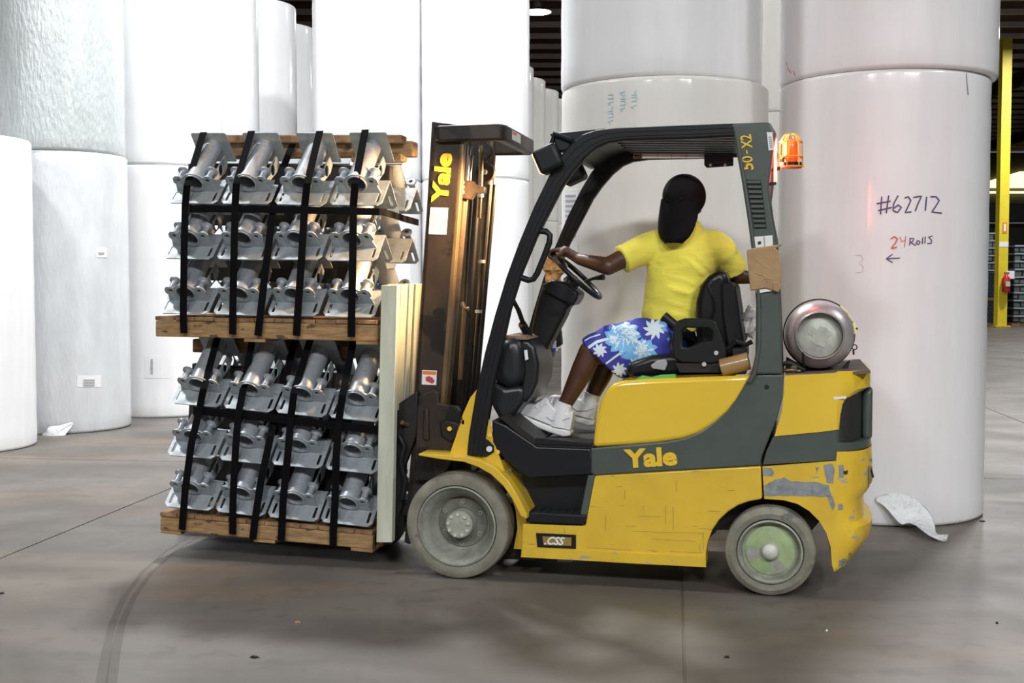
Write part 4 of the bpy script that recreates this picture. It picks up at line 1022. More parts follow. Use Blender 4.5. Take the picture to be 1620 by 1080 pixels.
MB().cyl(bc + V((0, 0, -.006)), bc + V((0, 0, .02)), .05, 20).build('beacon_base', M_BLK, FK)
tlp = bpy.data.lights.new('tail_glow', 'AREA'); tlp.energy = 9; tlp.color = (1, .13, .08); tlp.shape = 'RECTANGLE'; tlp.size = .05; tlp.size_y = .22
tlo = bpy.data.objects.new('tail_glow', tlp); COL.objects.link(tlo); tlo.parent = FK
tlo.matrix_local = Matrix.Translation(T(1229, 253, .09) + V((.012, 0, 0)) - rootbase(FK)) @ V((1, .25, 0)).to_track_quat('-Z', 'Y').to_matrix().to_4x4()
# grab handle
gh = [(842, 366), (852, 365), (864, 366), (870, 372), (869, 384), (860, 408), (850, 432), (844, 441), (836, 443), (822, 438)]
MB().tube([T(x, y, .07) for x, y in gh], .0155, 12).build('grab_handle', M_BLK, FK, smooth=60)
# cowl and dash
cowl = [(782, 545), (795, 534), (815, 532), (833, 538), (842, 552), (846, 575), (850, 600), (842, 622), (832, 640), (818, 650), (810, 668), (788, 662), (776, 640), (775, 600)]
M_COWL = mat('moulded_black_plastic', (.014, .017, .020), .33, var=.3, vscale=7)
cw1 = [(784, 548), (795, 535), (812, 532), (824, 540), (829, 560), (830, 590), (826, 612), (806, 616), (782, 606), (777, 580)]
cw2 = [(776, 600), (800, 612), (826, 608), (832, 622), (826, 640), (814, 656), (808, 668), (788, 662), (776, 640)]
cw3 = [(822, 536), (836, 538), (846, 548), (852, 575), (850, 604), (842, 624), (830, 640), (822, 625), (826, 590)]
MB().pp(cw1, .12, .56).build('cowl', M_COWL, FK, bevel=.06, seg=5, angle=60)
MB().pp(cw2, .15, .56).build('lower_cowl', M_COWL, FK, bevel=.03, seg=4, angle=60)
MB().pp(cw3, .16, .56).build('cowl_collar', M_COWL, FK, bevel=.02, seg=4, angle=60)
MB().pp([(790, 534), (800, 530), (826, 531), (836, 537), (828, 538), (800, 536)], .15, .54).build('cowl_top_lip', mat('tan_dusty_lip', (.22, .15, .10), .6), FK, bevel=.004)
MB().pp([(838, 545), (862, 535), (866, 560), (864, 585), (850, 606), (838, 612)], .5, .62).build('dash_side', mat('dusty_grey_plastic', (.085, .075, .065), .6), FK, bevel=.015)
quad([(829, 554), (834, 553), (836, 568), (831, 570)], .137, 'cowl_label', M_WHITE, FK)
# steering column, wheel
colm = [(858, 451), (872, 446), (893, 450), (914, 466), (910, 480), (898, 484), (892, 500), (868, 545), (852, 585), (845, 600), (836, 590), (834, 560), (842, 510), (850, 475)]
MB().pp(colm, .42, .58).build('steering_column', M_BLK, FK, bevel=.02, seg=3)
MB().pp([(856, 450), (872, 443), (894, 447), (916, 463), (913, 473), (906, 484), (890, 478), (862, 462)], .40, .60).build('column_hood', M_BLKG, FK, bevel=.012)
sb = .5
sc_ = T(913, 437, sb); e1 = (T(948, 470, sb) - T(878, 404, sb)).normalized(); e2 = V((0, 1, 0)); nn = e1.cross(e2).normalized()
SWR = (T(948, 470, sb) - T(878, 404, sb)).length / 2
SWC = sc_; sw = MB().tube([sc_ + e1 * math.cos(a) * SWR + e2 * math.sin(a) * SWR for a in [2 * PI * k / 40 for k in range(40)]], .0135, 10, loop=True).build('steering_wheel', M_BLKG, FK, smooth=60)
if nn.z < 0: nn = -nn
for a in (.5, 2.6, 4.7): MB().tube([sc_ - nn * .03, sc_ - nn * .02 + (e1 * math.cos(a) + e2 * math.sin(a)) * SWR * .5, sc_ + (e1 * math.cos(a) + e2 * math.sin(a)) * SWR], .012, 8, flat=.6).build('spoke', M_BLKG, sw, smooth=60)
MB().lathe([(0, -.05), (.045, -.05), (.04, .0), (0, .008)], sc_ - nn * .01, nn, 20).build('wheel_hub', M_BLKG, sw, smooth=40)
MB().cyl(sc_ - nn * .05, T(885, 466, sb), .035, 16).build('column_shaft', M_BLK, FK, smooth=40)
MB().tube([T(925, 445, .45), T(940, 440, .42), T(955, 438, .40)], [.007, .009, .016], 10).build('direction_lever', M_BLK, FK, smooth=50)
# strap-like strut from leg to cowl
MB().tube([T(809, 470, .12), T(820, 490, .2), T(830, 518, .3), T(834, 534, .34)], .014, 8, flat=.5).build('rubber_strap', M_BLK, FK, smooth=50)
MB().tube([T(826, 512, .27), T(836, 530, .33), T(836, 548, .34)], .022, 8).build('hose_boot', M_BLK, FK, smooth=50)
# pedals
MB().pp([(835, 640), (870, 652), (868, 657), (832, 646)], .45, .56).build('pedal', M_BLK, FK, bevel=.003)
MB().tube([T(836, 625, .5), T(845, 640, .5), T(858, 650, .5)], .012, 8).build('pedal_arm', M_DARK, FK)
# seat
se = MB().pp([(990, 583), (1000, 572), (1030, 562), (1064, 560), (1110, 563), (1150, 566), (1152, 592), (1080, 594), (1000, 597), (990, 594)], .26, .76).build('seat', M_VINYL, FK, bevel=.03, seg=4, angle=55)
MB().pp([(1104, 560), (1100, 520), (1100, 480), (1107, 452), (1120, 436), (1136, 427), (1148, 431), (1152, 442), (1160, 470), (1168, 520), (1176, 552), (1160, 575), (1120, 575)], .30, .72).build('backrest', M_VINYL, se, bevel=.035, seg=4, angle=55)
MB().pp([(1140, 447), (1158, 446), (1164, 452), (1171, 500), (1178, 545), (1150, 548), (1142, 500)], .27, .75).build('backrest_cushion', M_BLK, se, bevel=.012)
MB().tube([T(1120, 452, .29), T(1128, 470, .285), T(1130, 490, .285), T(1122, 510, .285)], .006, 6).build('seam_trim', M_BLKG, se)
# hip bracket loop
b = holed_plate([(p.x, p.z) for p in [T(x, y, .24) for x, y in [(1066, 520), (1072, 507), (1084, 503), (1122, 503), (1134, 508), (1142, 530), (1150, 552), (1150, 570), (1125, 574), (1080, 572), (1067, 566), (1064, 545)]]],
                [[(p.x, p.z) for p in [T(x, y, .24) for x, y in [(1081, 522), (1086, 518), (1122, 518), (1128, 524), (1127, 538), (1112, 540), (1090, 549), (1081, 548)]]]], .045, axes((0, .24, 0), (1, 0, 0), (0, 0, 1), (0, -1, 0)))
MB().add(*b).build('hip_restraint', M_BLK, se, bevel=.008)
for x, y in ((1133, 558), (1114, 576)): MB().cyl(T(x, y, .185), T(x, y, .21), .011, 10).build('seat_bolt', M_STEEL, se, smooth=40)
MB().pp([(1029, 578), (1040, 570), (1053, 568), (1056, 575), (1052, 586), (1032, 583)], .235, .26).build('seat_belt_buckle', M_GREYP, se, bevel=.004)
MB().pp([(1068, 575), (1160, 566), (1164, 590), (1075, 590)], .21, .24).build('seat_rail', M_DARK, se, bevel=.004)
MB().tube([T(1150, 552, .22), T(1165, 540, .2), T(1180, 545, .2), T(1190, 540, .2)], .012, 8).build('seat_linkage', M_DARK, se)
MB().box(T(1172, 556, .35), (.07, .3, .05)).build('seat_mount', M_DARK, se, bevel=.006)
MB().pp([(1000, 596), (1180, 590), (1180, 597), (1000, 602)], .2, .8).build('seat_deck', M_DARK, FK)
# --- mast
mo = [(683, 192), (735, 199), (733, 215), (697, 640), (694, 720), (690, 860), (643, 860), (650, 720), (655, 640), (668, 450)]
mast_b = .20
rail = MB().pp(mo, mast_b, mast_b + .035).build('mast_rail', M_MAST, FK, bevel=.004)
pts = [T(x, y, mast_b) for x, y in mo]
MB().prism([V((p.x, .84, p.z)) for p in pts], [V((p.x, .875, p.z)) for p in pts]).build('mast_rail', M_MAST, FK, bevel=.004)
for nm, (x0, x1, x2, x3), b0, b1, m in (('rail_flange', (728, 735, 703, 696), mast_b, mast_b + .05, M_MASTE), ('rail_flange', (728, 735, 703, 696), .825, .875, M_MASTE), ('rail_flange', (683, 690, 661, 654), mast_b, mast_b + .05, M_MAST), ('rail_flange', (683, 690, 661, 654), .825, .875, M_MAST)):
    p = [T(x0, 215, mast_b), T(x1, 215, mast_b), T(x2, 640, mast_b), T(x3, 640, mast_b)]
    MB().prism([V((q.x, b0, q.z)) for q in p], [V((q.x, b1, q.z)) for q in p]).build(nm, m, FK, bevel=.003)
# inner rails
for b0 in (.25, .80):
    p = [T(694, 212, mast_b), T(726, 214, mast_b), T(690, 700, mast_b), T(658, 700, mast_b)]
    MB().prism([V((q.x, b0, q.z)) for q in p], [V((q.x, b0 + .03, q.z)) for q in p]).build('inner_rail', M_DARK, FK, bevel=.003)
def mline(px0, py0, px1, py1, b, r, name, m, n=16): return MB().cyl(T(px0, py0, b), T(px1, py1, b), r, n).build(name, m, FK, smooth=50)
mline(741, 222, 739, 250, .33, .018, 'lift_rod', M_CHROME)
mline(740, 246, 736, 300, .33, .030, 'lift_cylinder_head', M_CHROME)
mline(735, 300, 704, 648, .33, .024, 'lift_cylinder', M_BRASS)
mline(778, 222, 750, 640, .72, .024, 'lift_cylinder', M_BRASS)
cl = MB().pp([(728, 284), (748, 286), (752, 292), (768, 295), (767, 306), (752, 306), (745, 316), (728, 314)], .29, .33).build('cylinder_clamp', M_BRASS, FK, bevel=.006)
for y in (288, 296, 304): MB().cyl(T(728, y, .275), T(733, y, .29), .011, 8).build('clamp_bolt', M_STEEL, cl)
mline(762, 230, 760, 302, .45, .012, 'lift_chain', M_MASTE)
mline(760, 305, 758, 345, .45, .010, 'chain_anchor', M_BRASS)
MB().cyl(T(760, 304, .435), T(760, 312, .435), .018, 10).build('anchor_nut', M_STEEL, FK)
mline(755, 300, 727, 690, .50, .018, 'lift_chain', M_DARK)
mline(748, 300, 722, 690, .56, .014, 'lift_chain', M_DARK)
for px_, py_, bb in ((762, 238, .55), (767, 272, .58)):
    c = T(px_, py_, bb); sh = MB().lathe([(.012, 0), (.05, 0), (.044, .012), (.044, .03), (.05, .042), (.012, .042), (.012, 0)], c, (0, 1, 0), 28).build('sheave', M_DARK, FK, smooth=40)
    MB().cyl(c + V((0, -.012, 0)), c + V((0, .01, 0)), .014, 12).build('sheave_pin', M_STEEL, sh)
for i, (x0, x1) in enumerate(((775, 768), (783, 774))):
    mline(x0, 292, x1 - 22, 640, .70 - .05 * i, .011, 'hydraulic_hose', M_BLK, 10)
for y, x in ((411, 762), (490, 757)): MB().cyl(T(x, y, .60), T(x, y + 5, .60), .02, 12).build('hose_clip', M_STEEL, FK)
mline(735, 487, 728, 600, .42, .012, 'hydraulic_tube', M_MASTE, 10)
MB().tube([T(731, 478, .42), T(735, 488, .42), T(742, 489, .42)], .012, 8).build('tube_elbow', M_BRASS, FK)
# crosshead: a bowed box from rail to rail
path = [(T(690, 213, mast_b), .0), (T(700, 207, mast_b), .0)]
zt = T(740, 197, mast_b - .03).z; zb = T(740, 223, mast_b - .03).z
xa = T(686, 208, mast_b).x; xb = T(795, 208, mast_b - .03).x
plan_o = [(xa, .20), (xa + .03, .165), (xb - .03, .165), (xb, .185), (xb + .012, .22), (xb + .012, .86), (xb, .895), (xb - .03, .91), (xa, .875)]
plan_i = [(xa, .84), (xb - .06, .86), (xb - .045, .84), (xb - .045, .24), (xb - .06, .22), (xa, .235)]
pts = plan_o + plan_i
ch = MB().prism([V((x, y, zb)) for x, y in pts], [V((x, y, zt)) for x, y in pts]).build('crosshead', M_MAST, FK, bevel=.012, seg=3)
xx = xb + .0135
b = MB(); b.prism([V((xx, .32, zb + .02)), V((xx, .52, zb + .02)), V((xx, .52, zt - .015)), V((xx, .32, zt - .015))], [V((xx + .001, .32, zb + .02)), V((xx + .001, .52, zb + .02)), V((xx + .001, .52, zt - .015)), V((xx + .001, .32, zt - .015))])
wl = b.build('warning_label', M_WHITE, ch)
b = MB(); b.prism([V((xx + .002, .325, zb + .05)), V((xx + .002, .42, zb + .05)), V((xx + .002, .42, zt - .02)), V((xx + .002, .325, zt - .02))], [V((xx + .003, .325, zb + .05)), V((xx + .003, .42, zb + .05)), V((xx + .003, .42, zt - .02)), V((xx + .003, .325, zt - .02))])
b.build('warning_head', M_ORANGE, wl)
text('Yale', (708, 323), (716, 243), (682, 320), mast_b - .003, 'lettering', M_YTXT, rail, bold=.045, th=.003)
ds = quad([(681, 328), (709, 329), (706, 371), (678, 370)], mast_b - .002, 'data_sheet', M_WHITE, rail)
for k in range(13):
    y = 332 + 2.5 * k; x = 682.5 - .07 * 2.5 * k
    quad([(x, y), (x + 11, y + .3), (x + 11, y + 1.1), (x, y + .8)], mast_b - .003, 'print', M_GREYP, ds, .0005)
    quad([(x + 13.5, y + .3), (x + 23.5, y + .6), (x + 23.5, y + 1.4), (x + 13.5, y + 1.1)], mast_b - .003, 'print', M_GREYP, ds, .0005)
ws = quad([(668, 585), (691, 586), (690, 609), (667, 608)], mast_b - .002, 'warning_sticker', M_WHITE, rail)
quad([(669, 586.5), (690, 587.5), (690, 593), (669, 592)], mast_b - .003, 'warning_head', M_ORANGE, ws, .0005)
quad([(673, 597), (678, 594.5), (684, 597), (688, 603), (684, 607), (678, 604), (674, 603)], mast_b - .003, 'pictogram', M_REDP, ws, .0005)
# lower mast plates
MB().pp([(662, 628), (686, 616), (693, 622), (693, 638), (724, 643), (729, 650), (729, 668), (722, 712), (700, 760), (655, 760), (660, 660)], .14, .17).build('mast_bracket_plate', M_MAST, FK, bevel=.004)
MB().pp([(670, 645), (677, 645), (679, 695), (673, 698), (668, 692)], .125, .145).build('bracket_rib', M_MAST, FK, bevel=.008)
MB().pp([(695, 668), (710, 664), (727, 670), (728, 690), (712, 700), (697, 690)], .12, .145).build('tilt_pivot', M_DARK, FK, bevel=.01)
MB().cyl(T(711, 678, .10), T(711, 678, .13), .012, 10).build('pivot_pin', M_YTXT, FK)
MB().pp([(650, 720), (720, 726), (705, 858), (640, 858)], .19, .24).build('mast_foot', M_DARK, FK)
mline(725, 690, 800, 720, .3, .035, 'tilt_cylinder', M_DARK)
# carriage and forks
MB().pp([(628, 640), (660, 618), (662, 660), (658, 690), (640, 735), (636, 800), (626, 830), (620, 800)], .16, .21).build('carriage_side', M_DARK, FK, bevel=.004)
for y0, y1 in ((640, 662), (790, 815)):
    MB().pp([(628, y0), (650, y0), (650, y1), (628, y1)], .2, .9).build('carriage_bar', M_DARK, FK, bevel=.004)
for bb in (.30, .68):
    a = T(633, 640, bb); 
    MB().pp([(622, 640), (638, 640), (628, 850), (620, 862), (280, 838), (280, 831), (600, 848), (612, 845)], bb, bb + .12).build('fork', M_DARK, FK, bevel=.003)
for p in [((636, 668), (645, 672))]:
    MB().cyl(T(*p[0], .12), T(*p[1], .16), .012, 8).build('carriage_fitting', M_MASTE, FK, smooth=40)
MB().tube([T(632, 690, .13), T(640, 705, .12), T(634, 730, .13), T(642, 760, .13), T(636, 790, .14)], .012, 8).build('hydraulic_hose', M_BLK, FK, smooth=50)
MB().pp([(880, 882), (908, 884), (905, 889), (882, 888)], .3, .4).build('drain_plug', M_GREYP, FK)
# bottle and lamp beyond the column, paper bag
bt = thing('blue_bottle', 'blue labelled bottle standing beside the steering column', 'bottle', T(871, 558, .66), TM)
bz = T(871, 556, .66)
MB().lathe([(0, 0), (.028, 0), (.03, .01), (.03, .075), (.012, .105), (.012, .125), (0, .125)], bz, (0, 0, 1), 20).build('bottle_body', mat('blue_label', (.04, .10, .45), .3), bt, smooth=40)
MB().lathe([(.0305, .02), (.031, .02), (.031, .06), (.0305, .06)], bz, (0, 0, 1), 20, caps=False).build('bottle_label', mat('pale_label', (.5, .6, .8), .4), bt, smooth=40)
MB().pp([(874, 522), (886, 521), (888, 545), (880, 550), (874, 548)], .8, .86).build('side_switch_box', M_DARK, FK, bevel=.006)
MB().pp([(862, 545), (874, 545), (872, 566), (862, 568)], .62, .72).build('cup_holder', M_BLK, FK, bevel=.004)
random.seed(12)
pb = thing('crumpled_paper_bag', 'crumpled brown paper stuffed behind the steering wheel', 'paper', T(878, 440, .58), TM)
bb = MB(); bb.ball(T(878, 427, .58), (.055, .07, .062), n=18, m=12)
for i, v in enumerate(bb.v):
    n_ = noise.noise(v * 22) * .045; c0 = T(878, 427, .58); bb.v[i] = v + (v - c0).normalized() * n_
bb.ball(T(883, 408, .62), (.02, .03, .045), n=10, m=8)
bb.build('paper', M_PAPERB, pb)
# parcel tape roll standing on the hood
tp_ = thing('parcel_tape_roll', 'roll of brown parcel tape lying by the foot of the rear post', 'tape', T(1163, 592, .13), TM)
tc_ = T(1163, 576, .13); tax = V((.96, -.05, .26))
MB().lathe([(.032, -.067), (.042, -.067), (.042, .067), (.032, .067), (.032, -.067)], tc_, tax, 32).build('tape', M_TAPE, tp_, smooth=40)
MB().lathe([(.028, -.068), (.032, -.068), (.032, .068), (.028, .068), (.028, -.068)], tc_, tax, 32).build('card_core', M_CARD, tp_, smooth=40)
gs = thing('green_scrap', 'crumpled green scrap lying on the hood under the seat', 'scrap', T(1020, 598, .2), TM)
MB().pp([(1005, 600), (1015, 594), (1030, 597), (1045, 593), (1068, 592), (1070, 597), (1030, 601)], .10, .14).build('scrap', M_GREEN, gs, bevel=.003)
# clear bag hanging behind the seat
cb = thing('clear_plastic_bag', 'crumpled clear plastic bag behind the backrest', 'plastic bag', T(1185, 530, .6), TM)
bb = MB(); c0 = T(1186, 508, .6); bb.ball(c0, (.05, .06, .08), n=16, m=10)
for i, v in enumerate(bb.v): bb.v[i] = v + (v - c0).normalized() * noise.noise(v * 20) * .05
bb.build('bag', M_FILM, cb)
# --- gas cylinder on its side across the counterweight
gc = thing('gas_cylinder', 'brushed metal gas cylinder lying across the back of the forklift', 'gas cylinder', T(1297, 586, .5), TM)
tc = T(1297, 531, .12); tr = (T(1297 + 57, 531, .12) - tc).x
AXB = V((0, 1, 0)); q = tr
MB().lathe([(0, .035), (q * .5, .045), (q * .66, .075), (q * .66, .02), (q * .655, .0), (q * .675, -.006), (q * .70, .0), (q * .72, .03), (q * .80, .038), (q * .92, .065), (q * .985, .10), (q, .15), (q, .62), (q * .9, .72), (q * .6, .77), (0, .78)], tc, AXB, 64).build('tank_shell', M_TANK, gc, smooth=40)
MB().lathe([(0, .030), (q * .35, .033), (q * .62, .052), (q * .655, .06), (q * .655, .062), (0, .05)], tc, AXB, 48).build('tank_dome', M_TANKD, gc, smooth=40)
random.seed(9); sp_ = []
for k in range(48):
    a_ = 2 * PI * k / 48; rr_ = q * (.28 + .05 * math.sin(3 * a_) + .04 * math.sin(5 * a_ + 1) + .025 * math.sin(9 * a_)); sp_.append(tc + V((math.cos(a_) * rr_, .0285, math.sin(a_) * rr_)))
MB().prism(sp_, [p + V((0, .003, 0)) for p in sp_]).build('pale_centre_patch', mat('pale_patch', (.50, .52, .45), .7, var=.25, vscale=30), gc)  # paler irregular patch at the centre of the dome
b = MB().lathe([(q + .002, .20), (q + .008, .20), (q + .008, .25), (q + .002, .25), (q + .002, .20)], tc, AXB, 64); b.build('retaining_strap', M_BLK, gc, smooth=40)
MB().lathe([(.03, .74), (.09, .74), (.09, .86), (.08, .86), (.03, .80), (.03, .74)], tc, AXB, 24).build('valve_guard', M_TANK, gc, smooth=40)
for k, (x0, y0, x1, y1) in enumerate(((1329, 484, 1341, 495), (1341, 496, 1349, 508), (1350, 510, 1353, 528))):
    a, c = T(x0, y0, .3), T(x1, y1, .3); MB().tube([a, c], .011, 8, flat=.5).build('latch', mat('pale_yellow_latch', (.75, .72, .35), .4), gc, smooth=50)
MB().tube([T(1352, 519, .3), T(1357, 520, .3)], .005, 6).build('latch_pin', M_DARK, gc)
MB().tube([T(1352 + 4 * math.cos(a), 549 + 4 * math.sin(a), .3) for a in [2 * PI * k / 10 for k in range(10)]], .003, 6, loop=True).build('pull_ring', M_DARK, gc)
MB().tube([T(1350, 553, .3), T(1350.5, 561, .3)], .005, 6).build('latch_pin', M_DARK, gc)
MB().tube([T(1270, 558, .10), T(1271, 572, .11), T(1272, 585, .16)], .006, 8, flat=2.0).build('foot_clip', M_BLK, gc)
# cradle under the cylinder, fittings
MB().pp([(1244, 565), (1262, 575), (1290, 588), (1330, 585), (1345, 570), (1340, 590), (1260, 592), (1242, 585)], .3, .36).build('cylinder_cradle', M_DARK, FK)
MB().pp([(1244, 565), (1262, 575), (1290, 588), (1330, 585), (1345, 570), (1340, 590), (1260, 592), (1242, 585)], .65, .71).build('cylinder_cradle', M_DARK, FK)
MB().tube([T(1238, 575, .14), T(1250, 574, .13), T(1262, 580, .13), T(1272, 585, .14)], .012, 10).build('gas_hose', M_DARK, FK, smooth=50)
MB().tube([T(1240, 586, .12), T(1252, 585, .11), T(1266, 587, .12)], .009, 8).build('gas_hose', M_BRASS, FK, smooth=50)
MB().box(T(1256, 583, .12), (.03, .03, .03)).build('hose_fitting', M_BRASS, FK, bevel=.004)
# ------------------------------------------------------------------ the driver
def remeshed(mb, name, m, parent, vox, smooth_it=4, noise_amp=0, noise_sc=8, dec=None):
    me = mb.mesh('tmp'); o = bpy.data.objects.new('tmp', me); COL.objects.link(o)
    r = o.modifiers.new('r', 'REMESH'); r.mode = 'VOXEL'; r.voxel_size = vox; r.use_smooth_shade = True
    s = o.modifiers.new('s', 'SMOOTH'); s.iterations = smooth_it; s.factor = .5
    if dec:
        d = o.modifiers.new('d', 'DECIMATE'); d.ratio = dec
    bpy.context.view_layer.update()
    out = bpy.data.meshes.new_from_object(o.evaluated_get(bpy.context.evaluated_depsgraph_get()))
    bpy.data.objects.remove(o)
    off = rootbase(parent)
    if noise_amp:
        for v in out.vertices:
            p = v.co; v.co = p + v.normal * noise_amp * (noise.noise(V((p.x * noise_sc, p.y * noise_sc, p.z * noise_sc * 1.0))) )
    for v in out.vertices: v.co = v.co - off
    out.name = name
    no = bpy.data.objects.new(name, out); COL.objects.link(no); out.materials.clear(); out.materials.append(m)
    out.shade_smooth(); no.parent = parent
    return no
PB = .50
PS = thing('person', 'driver in yellow shirt, blue palm-print shorts and backwards black cap, looking over the shoulder', 'person', T(1060, 590, PB), TM)
sk = MB()
# head, looking away to the right rear
hc = T(1083, 322, PB - .03)
yaw = math.radians(70)   # face direction, from +a towards +b
F = V((math.cos(yaw), math.sin(yaw), -.08)).normalized(); Rr = F.cross(V((0, 0, 1))).normalized(); Up = Rr.cross(F).normalized()
HM = Matrix((Rr, F, Up)).transposed()
def H(x, y, z): return hc + HM @ V((x, y, z))
sk.ball(H(0, 0, .01), (.075, .095, .105), HM, 24, 16)
sk.ball(H(0, .035, -.06), (.055, .06, .055), HM, 18, 12)           # jaw
sk.cap(H(0, .085, .015), .012, H(0, .108, -.022), .016)           # nose
sk.ball(H(0, .085, .035), (.055, .02, .014), HM, 14, 8)            # brow
sk.ball(H(0, .092, -.055), (.026, .014, .009), HM, 12, 8)           # lips
sk.ball(H(0, .088, -.072), (.024, .016, .008), HM, 12, 8)
for s in (-1, 1):
    sk.ball(H(s * .078, -.005, -.005), (.012, .022, .034), HM, 12, 8)   # ears
    sk.ball(H(s * .04, .062, -.025), (.025, .028, .022), HM, 12, 8)    # cheeks
nk = T(1087, 372, PB)
sk.cap(hc + V((0, 0, -.05)), .055, nk, .062)
# left arm reaching for the wheel (screen left)
shL = T(1030, 386, PB - .02); elL = T(962, 421, PB - .16); wrL = T(916, 410, PB - .06); hdL = T(897, 407, PB - .02)
sk.cap(shL, .058, elL, .046); sk.cap(elL, .047, wrL, .029)
# right arm reaching back behind the seat
shR = T(1143, 392, PB + .04); elR = T(1162, 436, PB + .18); wrR = T(1192, 440, PB + .22); hdR = T(1208, 430, PB + .24)
sk.cap(shR, .056, elR, .046); sk.cap(elR, .045, wrR, .030)
# torso under the shirt
sk.cap(T(1087, 390, PB), .10, T(1064, 500, PB), .11)
sk.cap(T(1045, 393, PB), .055, T(1130, 397, PB), .055)
# legs
hpL = T(1058, 556, PB - .09); knL = T(935, 556, PB - .12); anL = T(889, 646, PB - .14)
hpR = T(1060, 560, PB + .09); knR = T(962, 566, PB + .12); anR = T(934, 632, PB + .12)
sk.cap(hpL, .085, knL, .062)
sk.cap(knL, .062, T(922, 585, PB - .125), .060); sk.cap(T(922, 585, PB - .125), .060, T(898, 632, PB - .137), .040); sk.cap(T(898, 632, PB - .137), .040, anL, .036)
sk.cap(hpR, .085, knR, .062); sk.cap(knR, .060, T(952, 592, PB + .12), .056); sk.cap(T(952, 592, PB + .12), .056, anR, .037)
sk.cap(anL, .036, T(884, 668, PB - .14), .034); sk.cap(anR, .036, T(928, 650, PB + .12), .034)
# hands: palm and five fingers closing on the wheel rim / the post grip
def hand(wr, palm, out, across, curl, side, rim=None):
    """wr wrist; palm centre; out: along the fingers; across: knuckle line; curl: direction the fingers bend to"""
    out = V(out).normalized(); ac = V(across).normalized(); cu = V(curl).normalized()
    sk.cap(wr, .027, palm - out * .02, .026)
    for k in range(4): sk.cap(palm - out * .03 + ac * (k - 1.5) * .012, .016, palm + out * .025 + ac * (k - 1.5) * .0205, .0135)
    ln = (.030, .034, .032, .025)
    for k in range(4):
        p = palm + out * .03 + ac * (k - 1.5) * .0215; L = ln[k]
        p1 = p + out * L * .9 + cu * .008; p2 = p1 + (out * .15 + cu).normalized() * L * .85; p3 = p2 + (-out * .8 + cu * .45).normalized() * L * .7
        sk.cap(p, .0105, p1, .0098, 10); sk.cap(p1, .0098, p2, .0092, 10); sk.cap(p2, .0092, p3, .0082, 10)
    tb = palm - out * .02 + ac * side * .030; t1 = tb + (out * .5 + ac * side * .6 + cu * .6).normalized() * .034; t2 = t1 + (out * .7 + cu * .7).normalized() * .03
    sk.cap(tb, .015, t1, .0125, 10); sk.cap(t1, .0125, t2, .010, 10)
rimL = SWC + e1 * (-SWR * .98) + e2 * (-.02)
hdL = rimL + V((.035, -.005, .028))
hand(wrL, hdL, (-1, .1, .05), (0, 1, 0), (.05, 0, -1), -1)
hand(wrR, hdR, (.9, .1, .35), (-.2, .6, .8), (.2, .9, -.2), 1)
body = remeshed(sk, 'body', M_SKIN, PS, .0058, 3)
# eyes
for s in (-1, 1):
    MB().ball(H(s * .030, .078, .012), .012, None, 14, 10).build('eye', M_WHITE, PS, smooth=60)
# shirt
sh = MB()
ringsy = [(350, 1090, .050, .055), (358, 1090, .062, .062), (366, 1089, .095, .075), (374, 1087, .14, .095), (386, 1085, .175, .11), (402, 1082, .185, .125), (425, 1078, .180, .13), (450, 1073, .168, .128), (475, 1068, .160, .125), (495, 1063, .155, .125), (512, 1064, .150, .125), (524, 1072, .140, .12)]
rg = []
for y, x, hw_, hd_ in ringsy:
    c = T(x, y, PB); rg.append([c + V((math.cos(a) * hw_, math.sin(a) * hd_, 0)) for a in [2 * PI * k / 28 for k in range(28)]])
sh.ring(rg)
sh.cap(T(1046, 388, PB), .085, T(1024, 393, PB - .04), .082); sh.cap(T(1024, 393, PB - .04), .080, T(996, 405, PB - .09), .074)
sh.tube([T(1010, 400, PB - .065), T(994, 406, PB - .095), T(984, 411, PB - .112)], [.074, .072, .074], 20)
sh.cap(T(1126, 390, PB), .085, T(1142, 398, PB + .04), .08); sh.tube([T(1138, 394, PB + .03), T(1152, 412, PB + .08), T(1160, 428, PB + .12)], [.076, .074, .076], 20)
# folds pulling from the seat corner and the armpits
for (x0, y0, x1, y1, r) in ((1030, 425, 1105, 452, .012), (1035, 447, 1108, 470, .012), (1032, 470, 1100, 490, .012), (1040, 490, 1096, 506, .012), (1075, 400, 1120, 440, .010), (1090, 395, 1128, 430, .009), (1028, 408, 1062, 420, .011), (1050, 372, 1022, 398, .010), (1120, 372, 1140, 408, .010)):
    n_ = 7; pts = []
    for k in range(n_):
        u = k / (n_ - 1); x = x0 + (x1 - x0) * u; y = y0 + (y1 - y0) * u
        i = min(range(len(ringsy)), key=lambda q: abs(ringsy[q][0] - y)); _, cx, hw_, hd_ = ringsy[i]
        lx = (T(x, y, PB).x - T(cx, y, PB).x) / hw_; lx = max(-.95, min(.95, lx))
        pts.append(T(x, y, PB - hd_ * math.sqrt(1 - lx * lx) + .006))
    sh.tube(pts, [r * math.sin(PI * (k + .6) / (n_ + .2)) + .002 for k in range(n_)], 8)
shirt = remeshed(sh, 'shirt', M_SHIRT, PS, .0085, 5, .010, 11)
MB().tube([T(1050, 500, PB - .125), T(1064, 512, PB - .135), T(1085, 528, PB - .135), T(1105, 545, PB - .13)], .020, 10, flat=1.3).build('belt_strap', M_BLK, PS, smooth=50)
